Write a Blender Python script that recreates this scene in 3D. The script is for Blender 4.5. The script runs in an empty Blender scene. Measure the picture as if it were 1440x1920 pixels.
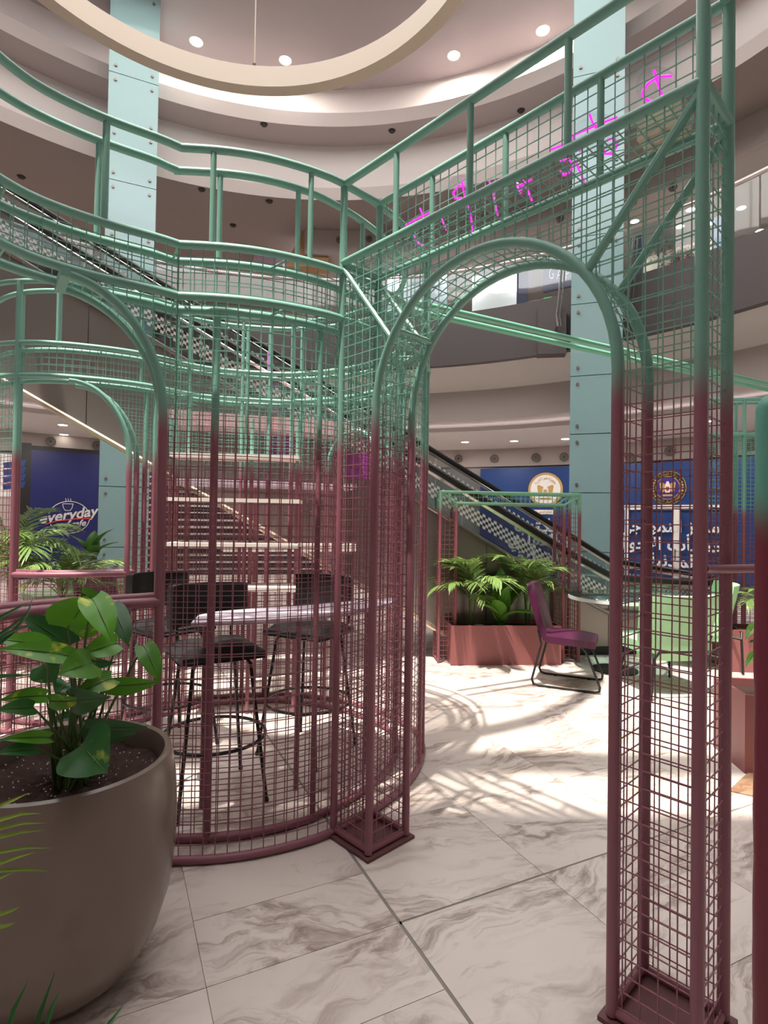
import bpy, math, random
from mathutils import Vector, Matrix
random.seed(7)
# ------------------------------------------------------------------ camera
F, PITCH, ROLL, EYE = 1050.8, 0.01644, 0.01574, 1.45
_c, _s, _cp, _sp = math.cos(ROLL), math.sin(ROLL), math.cos(PITCH), math.sin(PITCH)
SC = bpy.context.scene
COL = SC.collection
cam = bpy.data.cameras.new('camera'); camo = bpy.data.objects.new('camera', cam); COL.objects.link(camo)
cam.sensor_fit = 'VERTICAL'; cam.sensor_height = 36.0; cam.lens = F / 1920 * 36.0
cam.clip_start = 0.02; cam.clip_end = 200
camo.matrix_world = Matrix(((_c, -_s, 0, 0), (-_s * _sp, -_c * _sp, -_cp, 0), (_s * _cp, _c * _cp, -_sp, EYE), (0, 0, 0, 1)))
SC.camera = camo
# ------------------------------------------------------------------ world, sun, exposure
w = bpy.data.worlds.new('world'); SC.world = w; w.use_nodes = True
bg = w.node_tree.nodes['Background']; bg.inputs[0].default_value = (0.96, 0.97, 1.0, 1); bg.inputs[1].default_value = 4.0
sun = bpy.data.lights.new('sun', 'SUN'); sun.energy = 6.8; sun.angle = math.radians(0.9); sun.color = (1.0, 0.93, 0.82)
suno = bpy.data.objects.new('sun', sun); COL.objects.link(suno)
SUND = Vector((0.50, 0.70, -3.0)).normalized()
suno.rotation_euler = SUND.to_track_quat('-Z', 'Y').to_euler(); suno.location = (-2, -3, 16)
vs = SC.view_settings
vs.view_transform = 'Standard'; vs.look = 'None'; vs.exposure = 0.26; vs.gamma = 1.0; vs.use_curve_mapping = False
# ------------------------------------------------------------------ picture -> place helpers
def ray(u, v):
    a, b = u - 720, v - 960
    x = a * _c + b * _s; y = -a * _s + b * _c
    return Vector((x, F * _cp + y * _sp, F * _sp - y * _cp)) / F
def atz(u, v, z):
    r = ray(u, v); t = (z - EYE) / r.z
    return Vector((r.x * t, r.y * t, z))
def aty(u, v, Y):
    r = ray(u, v); t = Y / r.y
    return Vector((r.x * t, Y, EYE + r.z * t))
# ------------------------------------------------------------------ materials
def lin(c):
    return tuple((x / 12.92 if x <= 0.04045 else ((x + 0.055) / 1.055) ** 2.4) for x in [k / 255 for k in c]) + (1,)
MATS = {}
def mat(name, col, rough=0.5, metal=0.0, noise=0.0, nscale=8.0, emit=None, estr=0.0, bump=0.0, spec=0.5, trans=0.0):
    if name in MATS: return MATS[name]
    m = bpy.data.materials.new(name); m.use_nodes = True
    nt = m.node_tree; b = nt.nodes['Principled BSDF']
    b.inputs['Base Color'].default_value = lin(col); b.inputs['Roughness'].default_value = rough
    b.inputs['Metallic'].default_value = metal; b.inputs['Specular IOR Level'].default_value = spec
    if noise or bump:
        tc = nt.nodes.new('ShaderNodeTexCoord'); nz = nt.nodes.new('ShaderNodeTexNoise')
        nz.inputs['Scale'].default_value = nscale; nz.inputs['Detail'].default_value = 4
        nt.links.new(tc.outputs['Object'], nz.inputs['Vector'])
        if noise:
            mx = nt.nodes.new('ShaderNodeMix'); mx.data_type = 'RGBA'
            c = lin(col); k = 1 - noise
            mx.inputs[6].default_value = (c[0] * k, c[1] * k, c[2] * k, 1); mx.inputs[7].default_value = (min(1, c[0] * (1 + noise)), min(1, c[1] * (1 + noise)), min(1, c[2] * (1 + noise)), 1)
            nt.links.new(nz.outputs['Fac'], mx.inputs[0]); nt.links.new(mx.outputs[2], b.inputs['Base Color'])
        if bump:
            bp = nt.nodes.new('ShaderNodeBump'); bp.inputs['Strength'].default_value = bump; bp.inputs['Distance'].default_value = 0.01
            nt.links.new(nz.outputs['Fac'], bp.inputs['Height']); nt.links.new(bp.outputs[0], b.inputs['Normal'])
    if emit:
        b.inputs['Emission Color'].default_value = lin(emit); b.inputs['Emission Strength'].default_value = estr
    MATS[name] = m
    return m
def paint(name, zmid, wid=0.10, lo=(146, 93, 105), hi=(125, 173, 158)):
    """two-colour sprayed paint: maroon below, mint above, blended at zmid"""
    if name in MATS: return MATS[name]
    m = bpy.data.materials.new(name); m.use_nodes = True; nt = m.node_tree; b = nt.nodes['Principled BSDF']
    g = nt.nodes.new('ShaderNodeNewGeometry'); sp = nt.nodes.new('ShaderNodeSeparateXYZ'); nt.links.new(g.outputs['Position'], sp.inputs[0])
    nz = nt.nodes.new('ShaderNodeTexNoise'); nz.inputs['Scale'].default_value = 3.0; nt.links.new(g.outputs['Position'], nz.inputs['Vector'])
    ad = nt.nodes.new('ShaderNodeMath'); ad.operation = 'MULTIPLY_ADD'; ad.inputs[1].default_value = 0.22
    nt.links.new(nz.outputs['Fac'], ad.inputs[0]); nt.links.new(sp.outputs['Z'], ad.inputs[2])
    mr = nt.nodes.new('ShaderNodeMapRange'); mr.interpolation_type = 'SMOOTHSTEP'
    mr.inputs['From Min'].default_value = zmid + 0.11 - wid; mr.inputs['From Max'].default_value = zmid + 0.11 + wid
    nt.links.new(ad.outputs[0], mr.inputs['Value'])
    mx = nt.nodes.new('ShaderNodeMix'); mx.data_type = 'RGBA'; mx.inputs[6].default_value = lin(lo); mx.inputs[7].default_value = lin(hi)
    nt.links.new(mr.outputs[0], mx.inputs[0]); nt.links.new(mx.outputs[2], b.inputs['Base Color'])
    b.inputs['Roughness'].default_value = 0.42; b.inputs['Specular IOR Level'].default_value = 0.45
    n2 = nt.nodes.new('ShaderNodeTexNoise'); n2.inputs['Scale'].default_value = 60.0; nt.links.new(g.outputs['Position'], n2.inputs['Vector'])
    bp = nt.nodes.new('ShaderNodeBump'); bp.inputs['Strength'].default_value = 0.12; bp.inputs['Distance'].default_value = 0.004
    nt.links.new(n2.outputs['Fac'], bp.inputs['Height']); nt.links.new(bp.outputs[0], b.inputs['Normal'])
    MATS[name] = m
    return m
def glass(name, col=(225, 240, 238), alpha=0.12, rough=0.03):
    """thin clear sheet: mostly see-through with a mirror sheen and a slight tint"""
    if name in MATS: return MATS[name]
    m = bpy.data.materials.new(name); m.use_nodes = True; nt = m.node_tree; nt.nodes.clear()
    out = nt.nodes.new('ShaderNodeOutputMaterial'); tr = nt.nodes.new('ShaderNodeBsdfTransparent'); tr.inputs[0].default_value = lin(col)
    gl = nt.nodes.new('ShaderNodeBsdfGlossy'); gl.inputs['Roughness'].default_value = rough
    fr = nt.nodes.new('ShaderNodeLayerWeight'); fr.inputs['Blend'].default_value = 0.25
    ma = nt.nodes.new('ShaderNodeMath'); ma.operation = 'MULTIPLY_ADD'; ma.inputs[1].default_value = 0.6; ma.inputs[2].default_value = alpha
    nt.links.new(fr.outputs['Fresnel'], ma.inputs[0])
    mx = nt.nodes.new('ShaderNodeMixShader'); nt.links.new(ma.outputs[0], mx.inputs[0]); nt.links.new(tr.outputs[0], mx.inputs[1]); nt.links.new(gl.outputs[0], mx.inputs[2])
    nt.links.new(mx.outputs[0], out.inputs[0]); MATS[name] = m
    return m
def checker(name, scale):
    """glass printed with white squares (frosted film): UV checker"""
    m = bpy.data.materials.new(name); m.use_nodes = True; nt = m.node_tree; nt.nodes.clear()
    out = nt.nodes.new('ShaderNodeOutputMaterial'); tr = nt.nodes.new('ShaderNodeBsdfTransparent')
    df = nt.nodes.new('ShaderNodeBsdfDiffuse'); df.inputs[0].default_value = lin((215, 212, 206))
    uv = nt.nodes.new('ShaderNodeUVMap'); ck = nt.nodes.new('ShaderNodeTexChecker'); ck.inputs['Scale'].default_value = scale
    ck.inputs[1].default_value = (1, 1, 1, 1); ck.inputs[2].default_value = (0, 0, 0, 1)
    nt.links.new(uv.outputs[0], ck.inputs['Vector'])
    mx = nt.nodes.new('ShaderNodeMixShader'); nt.links.new(ck.outputs['Fac'], mx.inputs[0]); nt.links.new(tr.outputs[0], mx.inputs[1]); nt.links.new(df.outputs[0], mx.inputs[2])
    nt.links.new(mx.outputs[0], out.inputs[0]); MATS[name] = m
    return m
def marble(name, base=(230, 219, 212), vein=(160, 143, 135), amt=1.0):
    if name in MATS: return MATS[name]
    m = bpy.data.materials.new(name); m.use_nodes = True; nt = m.node_tree; b = nt.nodes['Principled BSDF']
    N = nt.nodes.new; L = nt.links.new
    g = N('ShaderNodeNewGeometry'); oi = N('ShaderNodeObjectInfo')
    mp = N('ShaderNodeMapping'); mp.vector_type = 'POINT'
    ml = N('ShaderNodeMath'); ml.operation = 'MULTIPLY'; ml.inputs[1].default_value = 40.0; L(oi.outputs['Random'], ml.inputs[0])
    cb = N('ShaderNodeCombineXYZ'); L(ml.outputs[0], cb.inputs[0]); L(ml.outputs[0], cb.inputs[1]); L(ml.outputs[0], cb.inputs[2])
    m2 = N('ShaderNodeMath'); m2.operation = 'MULTIPLY_ADD'; m2.inputs[1].default_value = 0.7; m2.inputs[2].default_value = -0.75; L(oi.outputs['Random'], m2.inputs[0])
    cr = N('ShaderNodeCombineXYZ'); L(m2.outputs[0], cr.inputs[2])
    L(g.outputs['Position'], mp.inputs['Vector']); L(cb.outputs[0], mp.inputs['Location']); L(cr.outputs[0], mp.inputs['Rotation'])
    wn = N('ShaderNodeTexNoise'); wn.inputs['Scale'].default_value = 1.7; wn.inputs['Detail'].default_value = 5; L(mp.outputs[0], wn.inputs['Vector'])
    wa = N('ShaderNodeVectorMath'); wa.operation = 'MULTIPLY_ADD'; wa.inputs[1].default_value = (0.55, 0.55, 0.55); L(wn.outputs['Color'], wa.inputs[0]); L(mp.outputs[0], wa.inputs[2])
    sc = N('ShaderNodeMapping'); sc.inputs['Scale'].default_value = (0.8, 2.6, 1.0); L(wa.outputs[0], sc.inputs['Vector'])
    n1 = N('ShaderNodeTexNoise'); n1.inputs['Scale'].default_value = 1.5; n1.inputs['Detail'].default_value = 3; n1.inputs['Roughness'].default_value = 0.5
    L(sc.outputs[0], n1.inputs['Vector'])
    r1 = N('ShaderNodeMapRange'); r1.interpolation_type = 'SMOOTHSTEP'; r1.inputs['From Min'].default_value = 0.40; r1.inputs['From Max'].default_value = 0.60; L(n1.outputs['Fac'], r1.inputs['Value'])
    s2 = N('ShaderNodeMapping'); s2.inputs['Scale'].default_value = (2.2, 8.5, 1.0); L(wa.outputs[0], s2.inputs['Vector'])
    n2 = N('ShaderNodeTexNoise'); n2.inputs['Scale'].default_value = 2.0; n2.inputs['Detail'].default_value = 10; n2.inputs['Roughness'].default_value = 0.66; n2.inputs['Distortion'].default_value = 0.8; L(s2.outputs[0], n2.inputs['Vector'])
    r2 = N('ShaderNodeMapRange'); r2.interpolation_type = 'SMOOTHSTEP'; r2.inputs['From Min'].default_value = 0.40; r2.inputs['From Max'].default_value = 0.64; L(n2.outputs['Fac'], r2.inputs['Value'])
    m1 = N('ShaderNodeMath'); m1.operation = 'MULTIPLY'; L(r1.outputs[0], m1.inputs[0]); L(r2.outputs[0], m1.inputs[1])
    r4 = N('ShaderNodeMapRange'); r4.interpolation_type = 'SMOOTHSTEP'; r4.inputs['From Min'].default_value = 0.56; r4.inputs['From Max'].default_value = 0.74; r4.inputs['To Max'].default_value = 0.55; L(n2.outputs['Fac'], r4.inputs['Value'])
    ma = N('ShaderNodeMath'); ma.operation = 'MAXIMUM'; L(m1.outputs[0], ma.inputs[0]); L(r4.outputs[0], ma.inputs[1])
    mu = N('ShaderNodeMath'); mu.operation = 'SUBTRACT'; mu.inputs[0].default_value = 1.0; L(ma.outputs[0], mu.inputs[1])
    mx = N('ShaderNodeMix'); mx.data_type = 'RGBA'; mx.inputs[6].default_value = lin(vein); mx.inputs[7].default_value = lin(base)
    L(mu.outputs[0], mx.inputs[0])
    n3 = N('ShaderNodeTexNoise'); n3.inputs['Scale'].default_value = 0.9; n3.inputs['Detail'].default_value = 3; L(mp.outputs[0], n3.inputs['Vector'])
    m3 = N('ShaderNodeMix'); m3.data_type = 'RGBA'; m3.blend_type = 'MULTIPLY'; m3.inputs[0].default_value = 0.5
    r3 = N('ShaderNodeValToRGB'); r3.color_ramp.elements[0].color = lin((206, 196, 190)); r3.color_ramp.elements[1].color = (1, 1, 1, 1); L(n3.outputs['Fac'], r3.inputs[0])
    L(mx.outputs[2], m3.inputs[6]); L(r3.outputs[0], m3.inputs[7]); L(m3.outputs[2], b.inputs['Base Color'])
    b.inputs['Roughness'].default_value = 0.28; b.inputs['Specular IOR Level'].default_value = 0.4
    MATS[name] = m
    return m
def leafmat(name, base, vari, amount=0.5, scale=14.0):
    if name in MATS: return MATS[name]
    m = bpy.data.materials.new(name); m.use_nodes = True; nt = m.node_tree; b = nt.nodes['Principled BSDF']
    N = nt.nodes.new; L = nt.links.new
    tc = N('ShaderNodeTexCoord'); oi = N('ShaderNodeObjectInfo')
    nz = N('ShaderNodeTexNoise'); nz.inputs['Scale'].default_value = scale; nz.inputs['Detail'].default_value = 3; nz.noise_dimensions = '4D'
    L(tc.outputs['Object'], nz.inputs['Vector']); mw = N('ShaderNodeMath'); mw.operation = 'MULTIPLY'; mw.inputs[1].default_value = 50; L(oi.outputs['Random'], mw.inputs[0]); L(mw.outputs[0], nz.inputs['W'])
    rp = N('ShaderNodeValToRGB'); rp.color_ramp.elements[0].position = 0.72 - amount * 0.3; rp.color_ramp.elements[0].color = lin(base); rp.color_ramp.elements[1].position = 0.80 - amount * 0.28; rp.color_ramp.elements[1].color = lin(vari)
    L(nz.outputs['Fac'], rp.inputs[0])
    hs = N('ShaderNodeHueSaturation'); mr = N('ShaderNodeMapRange'); mr.inputs['To Min'].default_value = 0.7; mr.inputs['To Max'].default_value = 1.25; L(oi.outputs['Random'], mr.inputs['Value']); L(mr.outputs[0], hs.inputs['Value'])
    L(rp.outputs[0], hs.inputs['Color']); L(hs.outputs[0], b.inputs['Base Color'])
    b.inputs['Roughness'].default_value = 0.38
    tr = N('ShaderNodeBsdfTranslucent'); L(hs.outputs[0], tr.inputs['Color'])
    mx = N('ShaderNodeMixShader'); mx.inputs[0].default_value = 0.22; out = nt.nodes['Material Output']
    L(b.outputs[0], mx.inputs[1]); L(tr.outputs[0], mx.inputs[2]); L(mx.outputs[0], out.inputs[0])
    MATS[name] = m
    return m
CAGE = paint('cage_paint', 1.86)
CAGE_FAR = paint('cage_paint_far', 1.64, 0.09, lo=(140, 84, 92), hi=(118, 170, 154))
CAGE_FRAME = paint('frame_paint', 1.60, 0.08, lo=(140, 82, 90), hi=(128, 182, 154))
WALL = mat('wall_taupe', (176, 164, 160), 0.75, noise=0.03, nscale=1.5)
CEIL = mat('ceiling_taupe', (162, 152, 152), 0.8, noise=0.03, nscale=1.2)
SOFF = mat('soffit_brown', (146, 132, 131), 0.8, noise=0.04, nscale=1.0)
BEIGE = mat('bulkhead_beige', (186, 174, 168), 0.75, noise=0.03, nscale=1.4)
WHITEP = mat('bulkhead_white', (214, 206, 202), 0.7, noise=0.02, nscale=1.4)
DARK = mat('parapet_dark', (88, 80, 80), 0.55, noise=0.05, nscale=2.0)
BLACK = mat('black_metal', (24, 23, 24), 0.45)
BLEATH = mat('black_leather', (27, 26, 28), 0.55, bump=0.1, nscale=120)
STEEL = mat('brushed_steel', (140, 132, 127), 0.30, metal=0.5, noise=0.10, nscale=1.3)
STEELD = mat('steel_skirt', (112, 104, 98), 0.35, metal=0.6, noise=0.1, nscale=1.3)
BOLT = mat('bolt_bronze', (150, 132, 124), 0.4, metal=0.6)
CHROME = mat('chrome', (190, 186, 182), 0.18, metal=1.0)
MINTG = mat('mint_back_painted_glass', (158, 192, 193), 0.12, noise=0.04, nscale=1.0, spec=0.6)
MINTDK = mat('mint_glass_edge', (70, 96, 98), 0.3)
CREAM = mat('cream_lacquer', (214, 198, 180), 0.5, noise=0.03, nscale=2)
SOIL = mat('soil', (48, 27, 20), 0.95, noise=0.35, nscale=60, bump=0.6)
POTM = mat('taupe_ceramic', (120, 106, 97), 0.24, noise=0.04, nscale=3)
PERL = mat('perlite', (232, 226, 215), 0.8, noise=0.05, nscale=90)
REDPL = mat('planter_maroon', (146, 88, 88), 0.45, noise=0.06, nscale=5)
PURP = mat('purple_leather', (76, 28, 58), 0.34, noise=0.08, nscale=30, bump=0.08)
MINTL = mat('mint_upholstery', (160, 208, 160), 0.55, noise=0.05, nscale=40)
NAVY = mat('navy_board', (24, 28, 88), 0.45, noise=0.08, nscale=1.0)
BLUEB = mat('blue_board', (22, 56, 116), 0.45, noise=0.10, nscale=0.8)
WHITE = mat('white_print', (226, 224, 222), 0.6, noise=0.02, nscale=20)
SHELF = mat('shelf_white', (236, 224, 216), 0.45, noise=0.03, nscale=6)
PINK = mat('pink_board', (214, 158, 168), 0.5, noise=0.03, nscale=6)
GOLD = mat('gold_print', (186, 150, 92), 0.45, noise=0.1, nscale=30)
RED = mat('red_print', (196, 52, 52), 0.5, noise=0.05, nscale=30)
BLKP = mat('black_print', (28, 24, 26), 0.5, noise=0.05, nscale=30)
WOOD = mat('wood_tan', (176, 132, 92), 0.5, noise=0.12, nscale=4)
GLASS = glass('clear_glass')
GLASSD = glass('dim_glass', (196, 208, 208), 0.14)
STEM = mat('green_stem', (72, 98, 44), 0.5, noise=0.1, nscale=20)
DL = mat('downlight_glow', (255, 250, 240), 0.5, emit=(255, 246, 232), estr=14.0)
LED = mat('cove_led', (255, 240, 245), 0.5, emit=(255, 234, 244), estr=2.4)
LEDW = mat('cove_led_soft', (255, 245, 245), 0.5, emit=(250, 244, 250), estr=3.0)
# ------------------------------------------------------------------ mesh building
class MB:
    def __init__(s): s.v = []; s.f = []; s.uv = None
    def tube(s, pts, r, n=8, closed=False):
        pts = [Vector(p) for p in pts]; N = len(pts); base = len(s.v)
        up = None
        for i, p in enumerate(pts):
            if closed: t = pts[(i + 1) % N] - pts[i - 1]
            elif i == 0: t = pts[1] - p
            elif i == N - 1: t = p - pts[i - 1]
            else: t = (pts[i + 1] - p).normalized() + (p - pts[i - 1]).normalized()
            t.normalize()
            if up is None:
                up = t.orthogonal().normalized() if abs(t.z) > 0.9 else (Vector((0, 0, 1)) - t * t.z).normalized()
            else:
                up = (up - t * up.dot(t)).normalized()
            sd = t.cross(up); rr = r[i] if isinstance(r, (list, tuple)) else r
            k = 1.0
            if not closed and 0 < i < N - 1:
                cs = (pts[i + 1] - p).normalized().dot((p - pts[i - 1]).normalized()); k = 1 / max(0.6, math.sqrt(max(0.01, (1 + cs) / 2)))
            for j in range(n):
                a = 2 * math.pi * (j + 0.5) / n
                s.v.append(p + (up * math.cos(a) + sd * math.sin(a)) * rr * k)
        m = N if closed else N - 1
        for i in range(m):
            for j in range(n):
                a = base + i * n + j; b = base + i * n + (j + 1) % n; i2 = (i + 1) % N
                s.f.append((a, base + i2 * n + j, base + i2 * n + (j + 1) % n, b))
        if not closed and n > 4:
            s.f.append(tuple(base + j for j in range(n))); s.f.append(tuple(base + (N - 1) * n + j for j in reversed(range(n))))
        return s
    def box(s, c, size, rz=0.0, ax=None):
        c = Vector(c); b = len(s.v)
        if ax is None:
            ca, sa = math.cos(rz), math.sin(rz); ax = (Vector((ca, sa, 0)), Vector((-sa, ca, 0)), Vector((0, 0, 1)))
        for dx in (-.5, .5):
            for dy in (-.5, .5):
                for dz in (-.5, .5): s.v.append(c + ax[0] * dx * size[0] + ax[1] * dy * size[1] + ax[2] * dz * size[2])
        for q in ((0, 1, 3, 2), (4, 6, 7, 5), (0, 4, 5, 1), (2, 3, 7, 6), (0, 2, 6, 4), (1, 5, 7, 3)): s.f.append(tuple(b + k for k in q))
        return s
    def prism(s, poly, d):
        """closed outline of 3-D points pushed along vector d"""
        b = len(s.v); n = len(poly); d = Vector(d)
        for p in poly: s.v.append(Vector(p))
        for p in poly: s.v.append(Vector(p) + d)
        s.f.append(tuple(b + i for i in reversed(range(n)))); s.f.append(tuple(b + n + i for i in range(n)))
        for i in range(n): s.f.append((b + i, b + (i + 1) % n, b + n + (i + 1) % n, b + n + i))
        return s
    def lathe(s, prof, c=(0, 0, 0), n=40, a0=0.0, a1=2 * math.pi):
        c = Vector(c); b = len(s.v); full = abs(a1 - a0 - 2 * math.pi) < 1e-6; m = n if full else n + 1; k = len(prof)
        for i in range(m):
            a = a0 + (a1 - a0) * i / n
            for r, z in prof: s.v.append(c + Vector((r * math.cos(a), r * math.sin(a), z)))
        for i in range(n):
            i2 = (i + 1) % m
            for j in range(k - 1): s.f.append((b + i * k + j, b + i2 * k + j, b + i2 * k + j + 1, b + i * k + j + 1))
        return s
    def disc(s, c, r, nrm=(0, 0, 1), n=16, th=0.01):
        c = Vector(c); nn = Vector(nrm).normalized(); e1 = nn.orthogonal().normalized(); e2 = nn.cross(e1)
        return s.prism([c + (e1 * math.cos(2 * math.pi * i / n) + e2 * math.sin(2 * math.pi * i / n)) * r for i in range(n)], nn * th)
    def sheet(s, rows):
        b = len(s.v); k = len(rows[0])
        for r in rows:
            for p in r: s.v.append(Vector(p))
        for i in range(len(rows) - 1):
            for j in range(k - 1): s.f.append((b + i * k + j, b + i * k + j + 1, b + (i + 1) * k + j + 1, b + (i + 1) * k + j))
        return s
    def build(s, name, material, parent=None, local=False, smooth=True, stuff=False):
        me = bpy.data.meshes.new(name)
        off = Vector((0, 0, 0)) if (local or parent is None) else wloc(parent)
        me.from_pydata([tuple(p - off) for p in s.v], [], s.f); me.materials.append(material)
        if smooth:
            me.polygons.foreach_set('use_smooth', [True] * len(me.polygons))
            try: me.set_sharp_from_angle(angle=math.radians(40))
            except Exception: pass
        me.update()
        o = bpy.data.objects.new(name, me); COL.objects.link(o)
        if parent: o.parent = parent
        if stuff: o['kind'] = 'stuff'
        return o
def wloc(o):
    l = Vector((0, 0, 0))
    while o: l = l + o.location; o = o.parent
    return l
def tag(o, label=None, cat=None, group=None, kind=None):
    if label: o['label'] = label
    if cat: o['category'] = cat
    if group: o['group'] = group
    if kind: o['kind'] = kind
    return o
def thing(name, label, cat, loc=(0, 0, 0), rz=0.0, group=None):
    o = bpy.data.objects.new(name, None); COL.objects.link(o); o.location = loc; o.rotation_euler = (0, 0, rz); o.empty_display_size = 0.1
    return tag(o, label, cat, group)
def T(parent, name, pts, r, m, n=8, closed=False, local=False):
    return MB().tube(pts, r, n, closed).build(name, m, parent, local)
def copytree(o, parent=None):
    c = o.copy(); COL.objects.link(c)
    c.parent = parent
    for ch in list(o.children): copytree(ch, c)
    return c
def textmesh(body, size, m, origin, ex, ey, name, parent, align='CENTER', shear=0.0, th=0.004, bold=0.0, spacing=1.0):
    c = bpy.data.curves.new(name, 'FONT'); c.body = body; c.size = size; c.align_x = align; c.align_y = 'CENTER'; c.resolution_u = 3
    c.shear = shear; c.offset = bold; c.extrude = th; c.space_character = spacing
    o = bpy.data.objects.new(name, c); COL.objects.link(o)
    dg = bpy.context.evaluated_depsgraph_get(); me = bpy.data.meshes.new_from_object(o.evaluated_get(dg)); bpy.data.objects.remove(o); bpy.data.curves.remove(c)
    ex = Vector(ex).normalized(); ey = Vector(ey).normalized(); ez = ex.cross(ey); og = Vector(origin) - wloc(parent)
    M = Matrix(((ex.x, ey.x, ez.x, og.x), (ex.y, ey.y, ez.y, og.y), (ex.z, ey.z, ez.z, og.z), (0, 0, 0, 1)))
    me.transform(M); me.materials.clear(); me.materials.append(m)
    q = bpy.data.objects.new(name, me); COL.objects.link(q); q.parent = parent
    return q
ARF = {'ا': 'FE8D FE8E', 'أ': 'FE83 FE84', 'ب': 'FE8F FE90 FE91 FE92', 'ة': 'FE93 FE94', 'ت': 'FE95 FE96 FE97 FE98', 'ث': 'FE99 FE9A FE9B FE9C', 'ج': 'FE9D FE9E FE9F FEA0', 'ح': 'FEA1 FEA2 FEA3 FEA4', 'خ': 'FEA5 FEA6 FEA7 FEA8', 'د': 'FEA9 FEAA', 'ذ': 'FEAB FEAC', 'ر': 'FEAD FEAE', 'ز': 'FEAF FEB0', 'ش': 'FEB5 FEB6 FEB7 FEB8', 'ص': 'FEB9 FEBA FEBB FEBC', 'ط': 'FEC1 FEC2 FEC3 FEC4', 'ع': 'FEC9 FECA FECB FECC', 'ق': 'FED5 FED6 FED7 FED8', 'ك': 'FED9 FEDA FEDB FEDC', 'ل': 'FEDD FEDE FEDF FEE0', 'م': 'FEE1 FEE2 FEE3 FEE4', 'ن': 'FEE5 FEE6 FEE7 FEE8', 'ه': 'FEE9 FEEA FEEB FEEC', 'و': 'FEED FEEE', 'ي': 'FEF1 FEF2 FEF3 FEF4', 'X': 'FEF7 FEF8'}
def arabic(s):
    s = s.replace('لأ', 'X'); out = []
    for i, ch in enumerate(s):
        if ch not in ARF: out.append(ch); continue
        fm = ARF[ch].split()
        pj = i > 0 and s[i - 1] in ARF and len(ARF[s[i - 1]].split()) == 4
        nj = len(fm) == 4 and i + 1 < len(s) and s[i + 1] in ARF
        k = (3 if nj else 1) if pj else (2 if nj else 0)
        out.append(chr(int(fm[k], 16)))
    return ''.join(reversed(out))
# curves in plan
def smooth2(pts, step=0.04):
    P = [Vector(p) for p in pts]; P = [P[0] * 2 - P[1]] + P + [P[-1] * 2 - P[-2]]; out = []
    for i in range(1, len(P) - 2):
        a, b, c, d = P[i - 1:i + 3]; k = max(2, int((c - b).length / step))
        for j in range(k):
            t = j / k; out.append(0.5 * ((2 * b) + (c - a) * t + (2 * a - 5 * b + 4 * c - d) * t * t + (3 * b - a - 3 * c + d) * t ** 3))
    out.append(P[-2]); return out
def offset2(P, d):
    out = []
    for i in range(len(P)):
        t = (P[min(i + 1, len(P) - 1)] - P[max(i - 1, 0)]).normalized(); out.append(P[i] + Vector((-t.y, t.x)) * d)
    return out
class Path:
    def __init__(s, pts):
        s.p = [Vector((q[0], q[1])) for q in pts]; s.c = [0.0]
        for i in range(1, len(s.p)): s.c.append(s.c[-1] + (s.p[i] - s.p[i - 1]).length)
        s.L = s.c[-1]
    def at(s, t):
        t = min(max(t, 0), s.L)
        lo, hi = 0, len(s.c) - 1
        while hi - lo > 1:
            m = (lo + hi) // 2
            if s.c[m] <= t: lo = m
            else: hi = m
        k = (t - s.c[lo]) / max(1e-9, s.c[hi] - s.c[lo]); return s.p[lo].lerp(s.p[hi], k)
    def line(s, z, a=0.0, b=None, step=0.05):
        b = s.L if b is None else b; n = max(1, int(abs(b - a) / step))
        return [Vector((*s.at(a + (b - a) * i / n), z)) for i in range(n + 1)]
    def sof(s, P):
        P = Vector((P[0], P[1])); return min(range(len(s.p)), key=lambda i: (s.p[i] - P).length), None
    def near(s, P): return s.c[s.sof(P)[0]]
WR = 0.0023
def wires(mb, path, zlo, zhi, hole=None, straight=False, s0=0.0, s1=None, pitch=0.05, r=WR):
    """welded wire grid on a vertical surface over a plan path, skipping where hole(s, z) is true"""
    s1 = path.L if s1 is None else s1; n = max(1, round((s1 - s0) / pitch))
    for i in range(n + 1):
        s = s0 + (s1 - s0) * i / n; q = path.at(s)
        if hole is None: runs = [(zlo, zhi)]
        else:
            runs = []; st = None; m = int((zhi - zlo) / 0.01)
            for k in range(m + 1):
                z = zlo + k * 0.01; h = hole(s, z)
                if not h and st is None: st = z
                if h and st is not None: runs.append((st, z)); st = None
            if st is not None: runs.append((st, zhi))
        for a, b in runs:
            if b - a > 0.01: mb.tube([(q.x, q.y, a), (q.x, q.y, b)], r, 4)
    nz = max(1, round((zhi - zlo) / pitch)); ds = 0.012
    for k in range(nz + 1):
        z = zlo + (zhi - zlo) * k / nz; runs = []
        if hole is None: runs = [(s0, s1)]
        else:
            st = None; m = int((s1 - s0) / ds)
            for i in range(m + 1):
                s = s0 + (s1 - s0) * i / m; h = hole(s, z)
                if not h and st is None: st = s
                if h and st is not None: runs.append((st, s)); st = None
            if st is not None: runs.append((st, s1))
        for a, b in runs:
            if b - a > 0.008: mb.tube(path.line(z, a, b, 10.0 if straight else 0.05), r, 4)
    return mb
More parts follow.
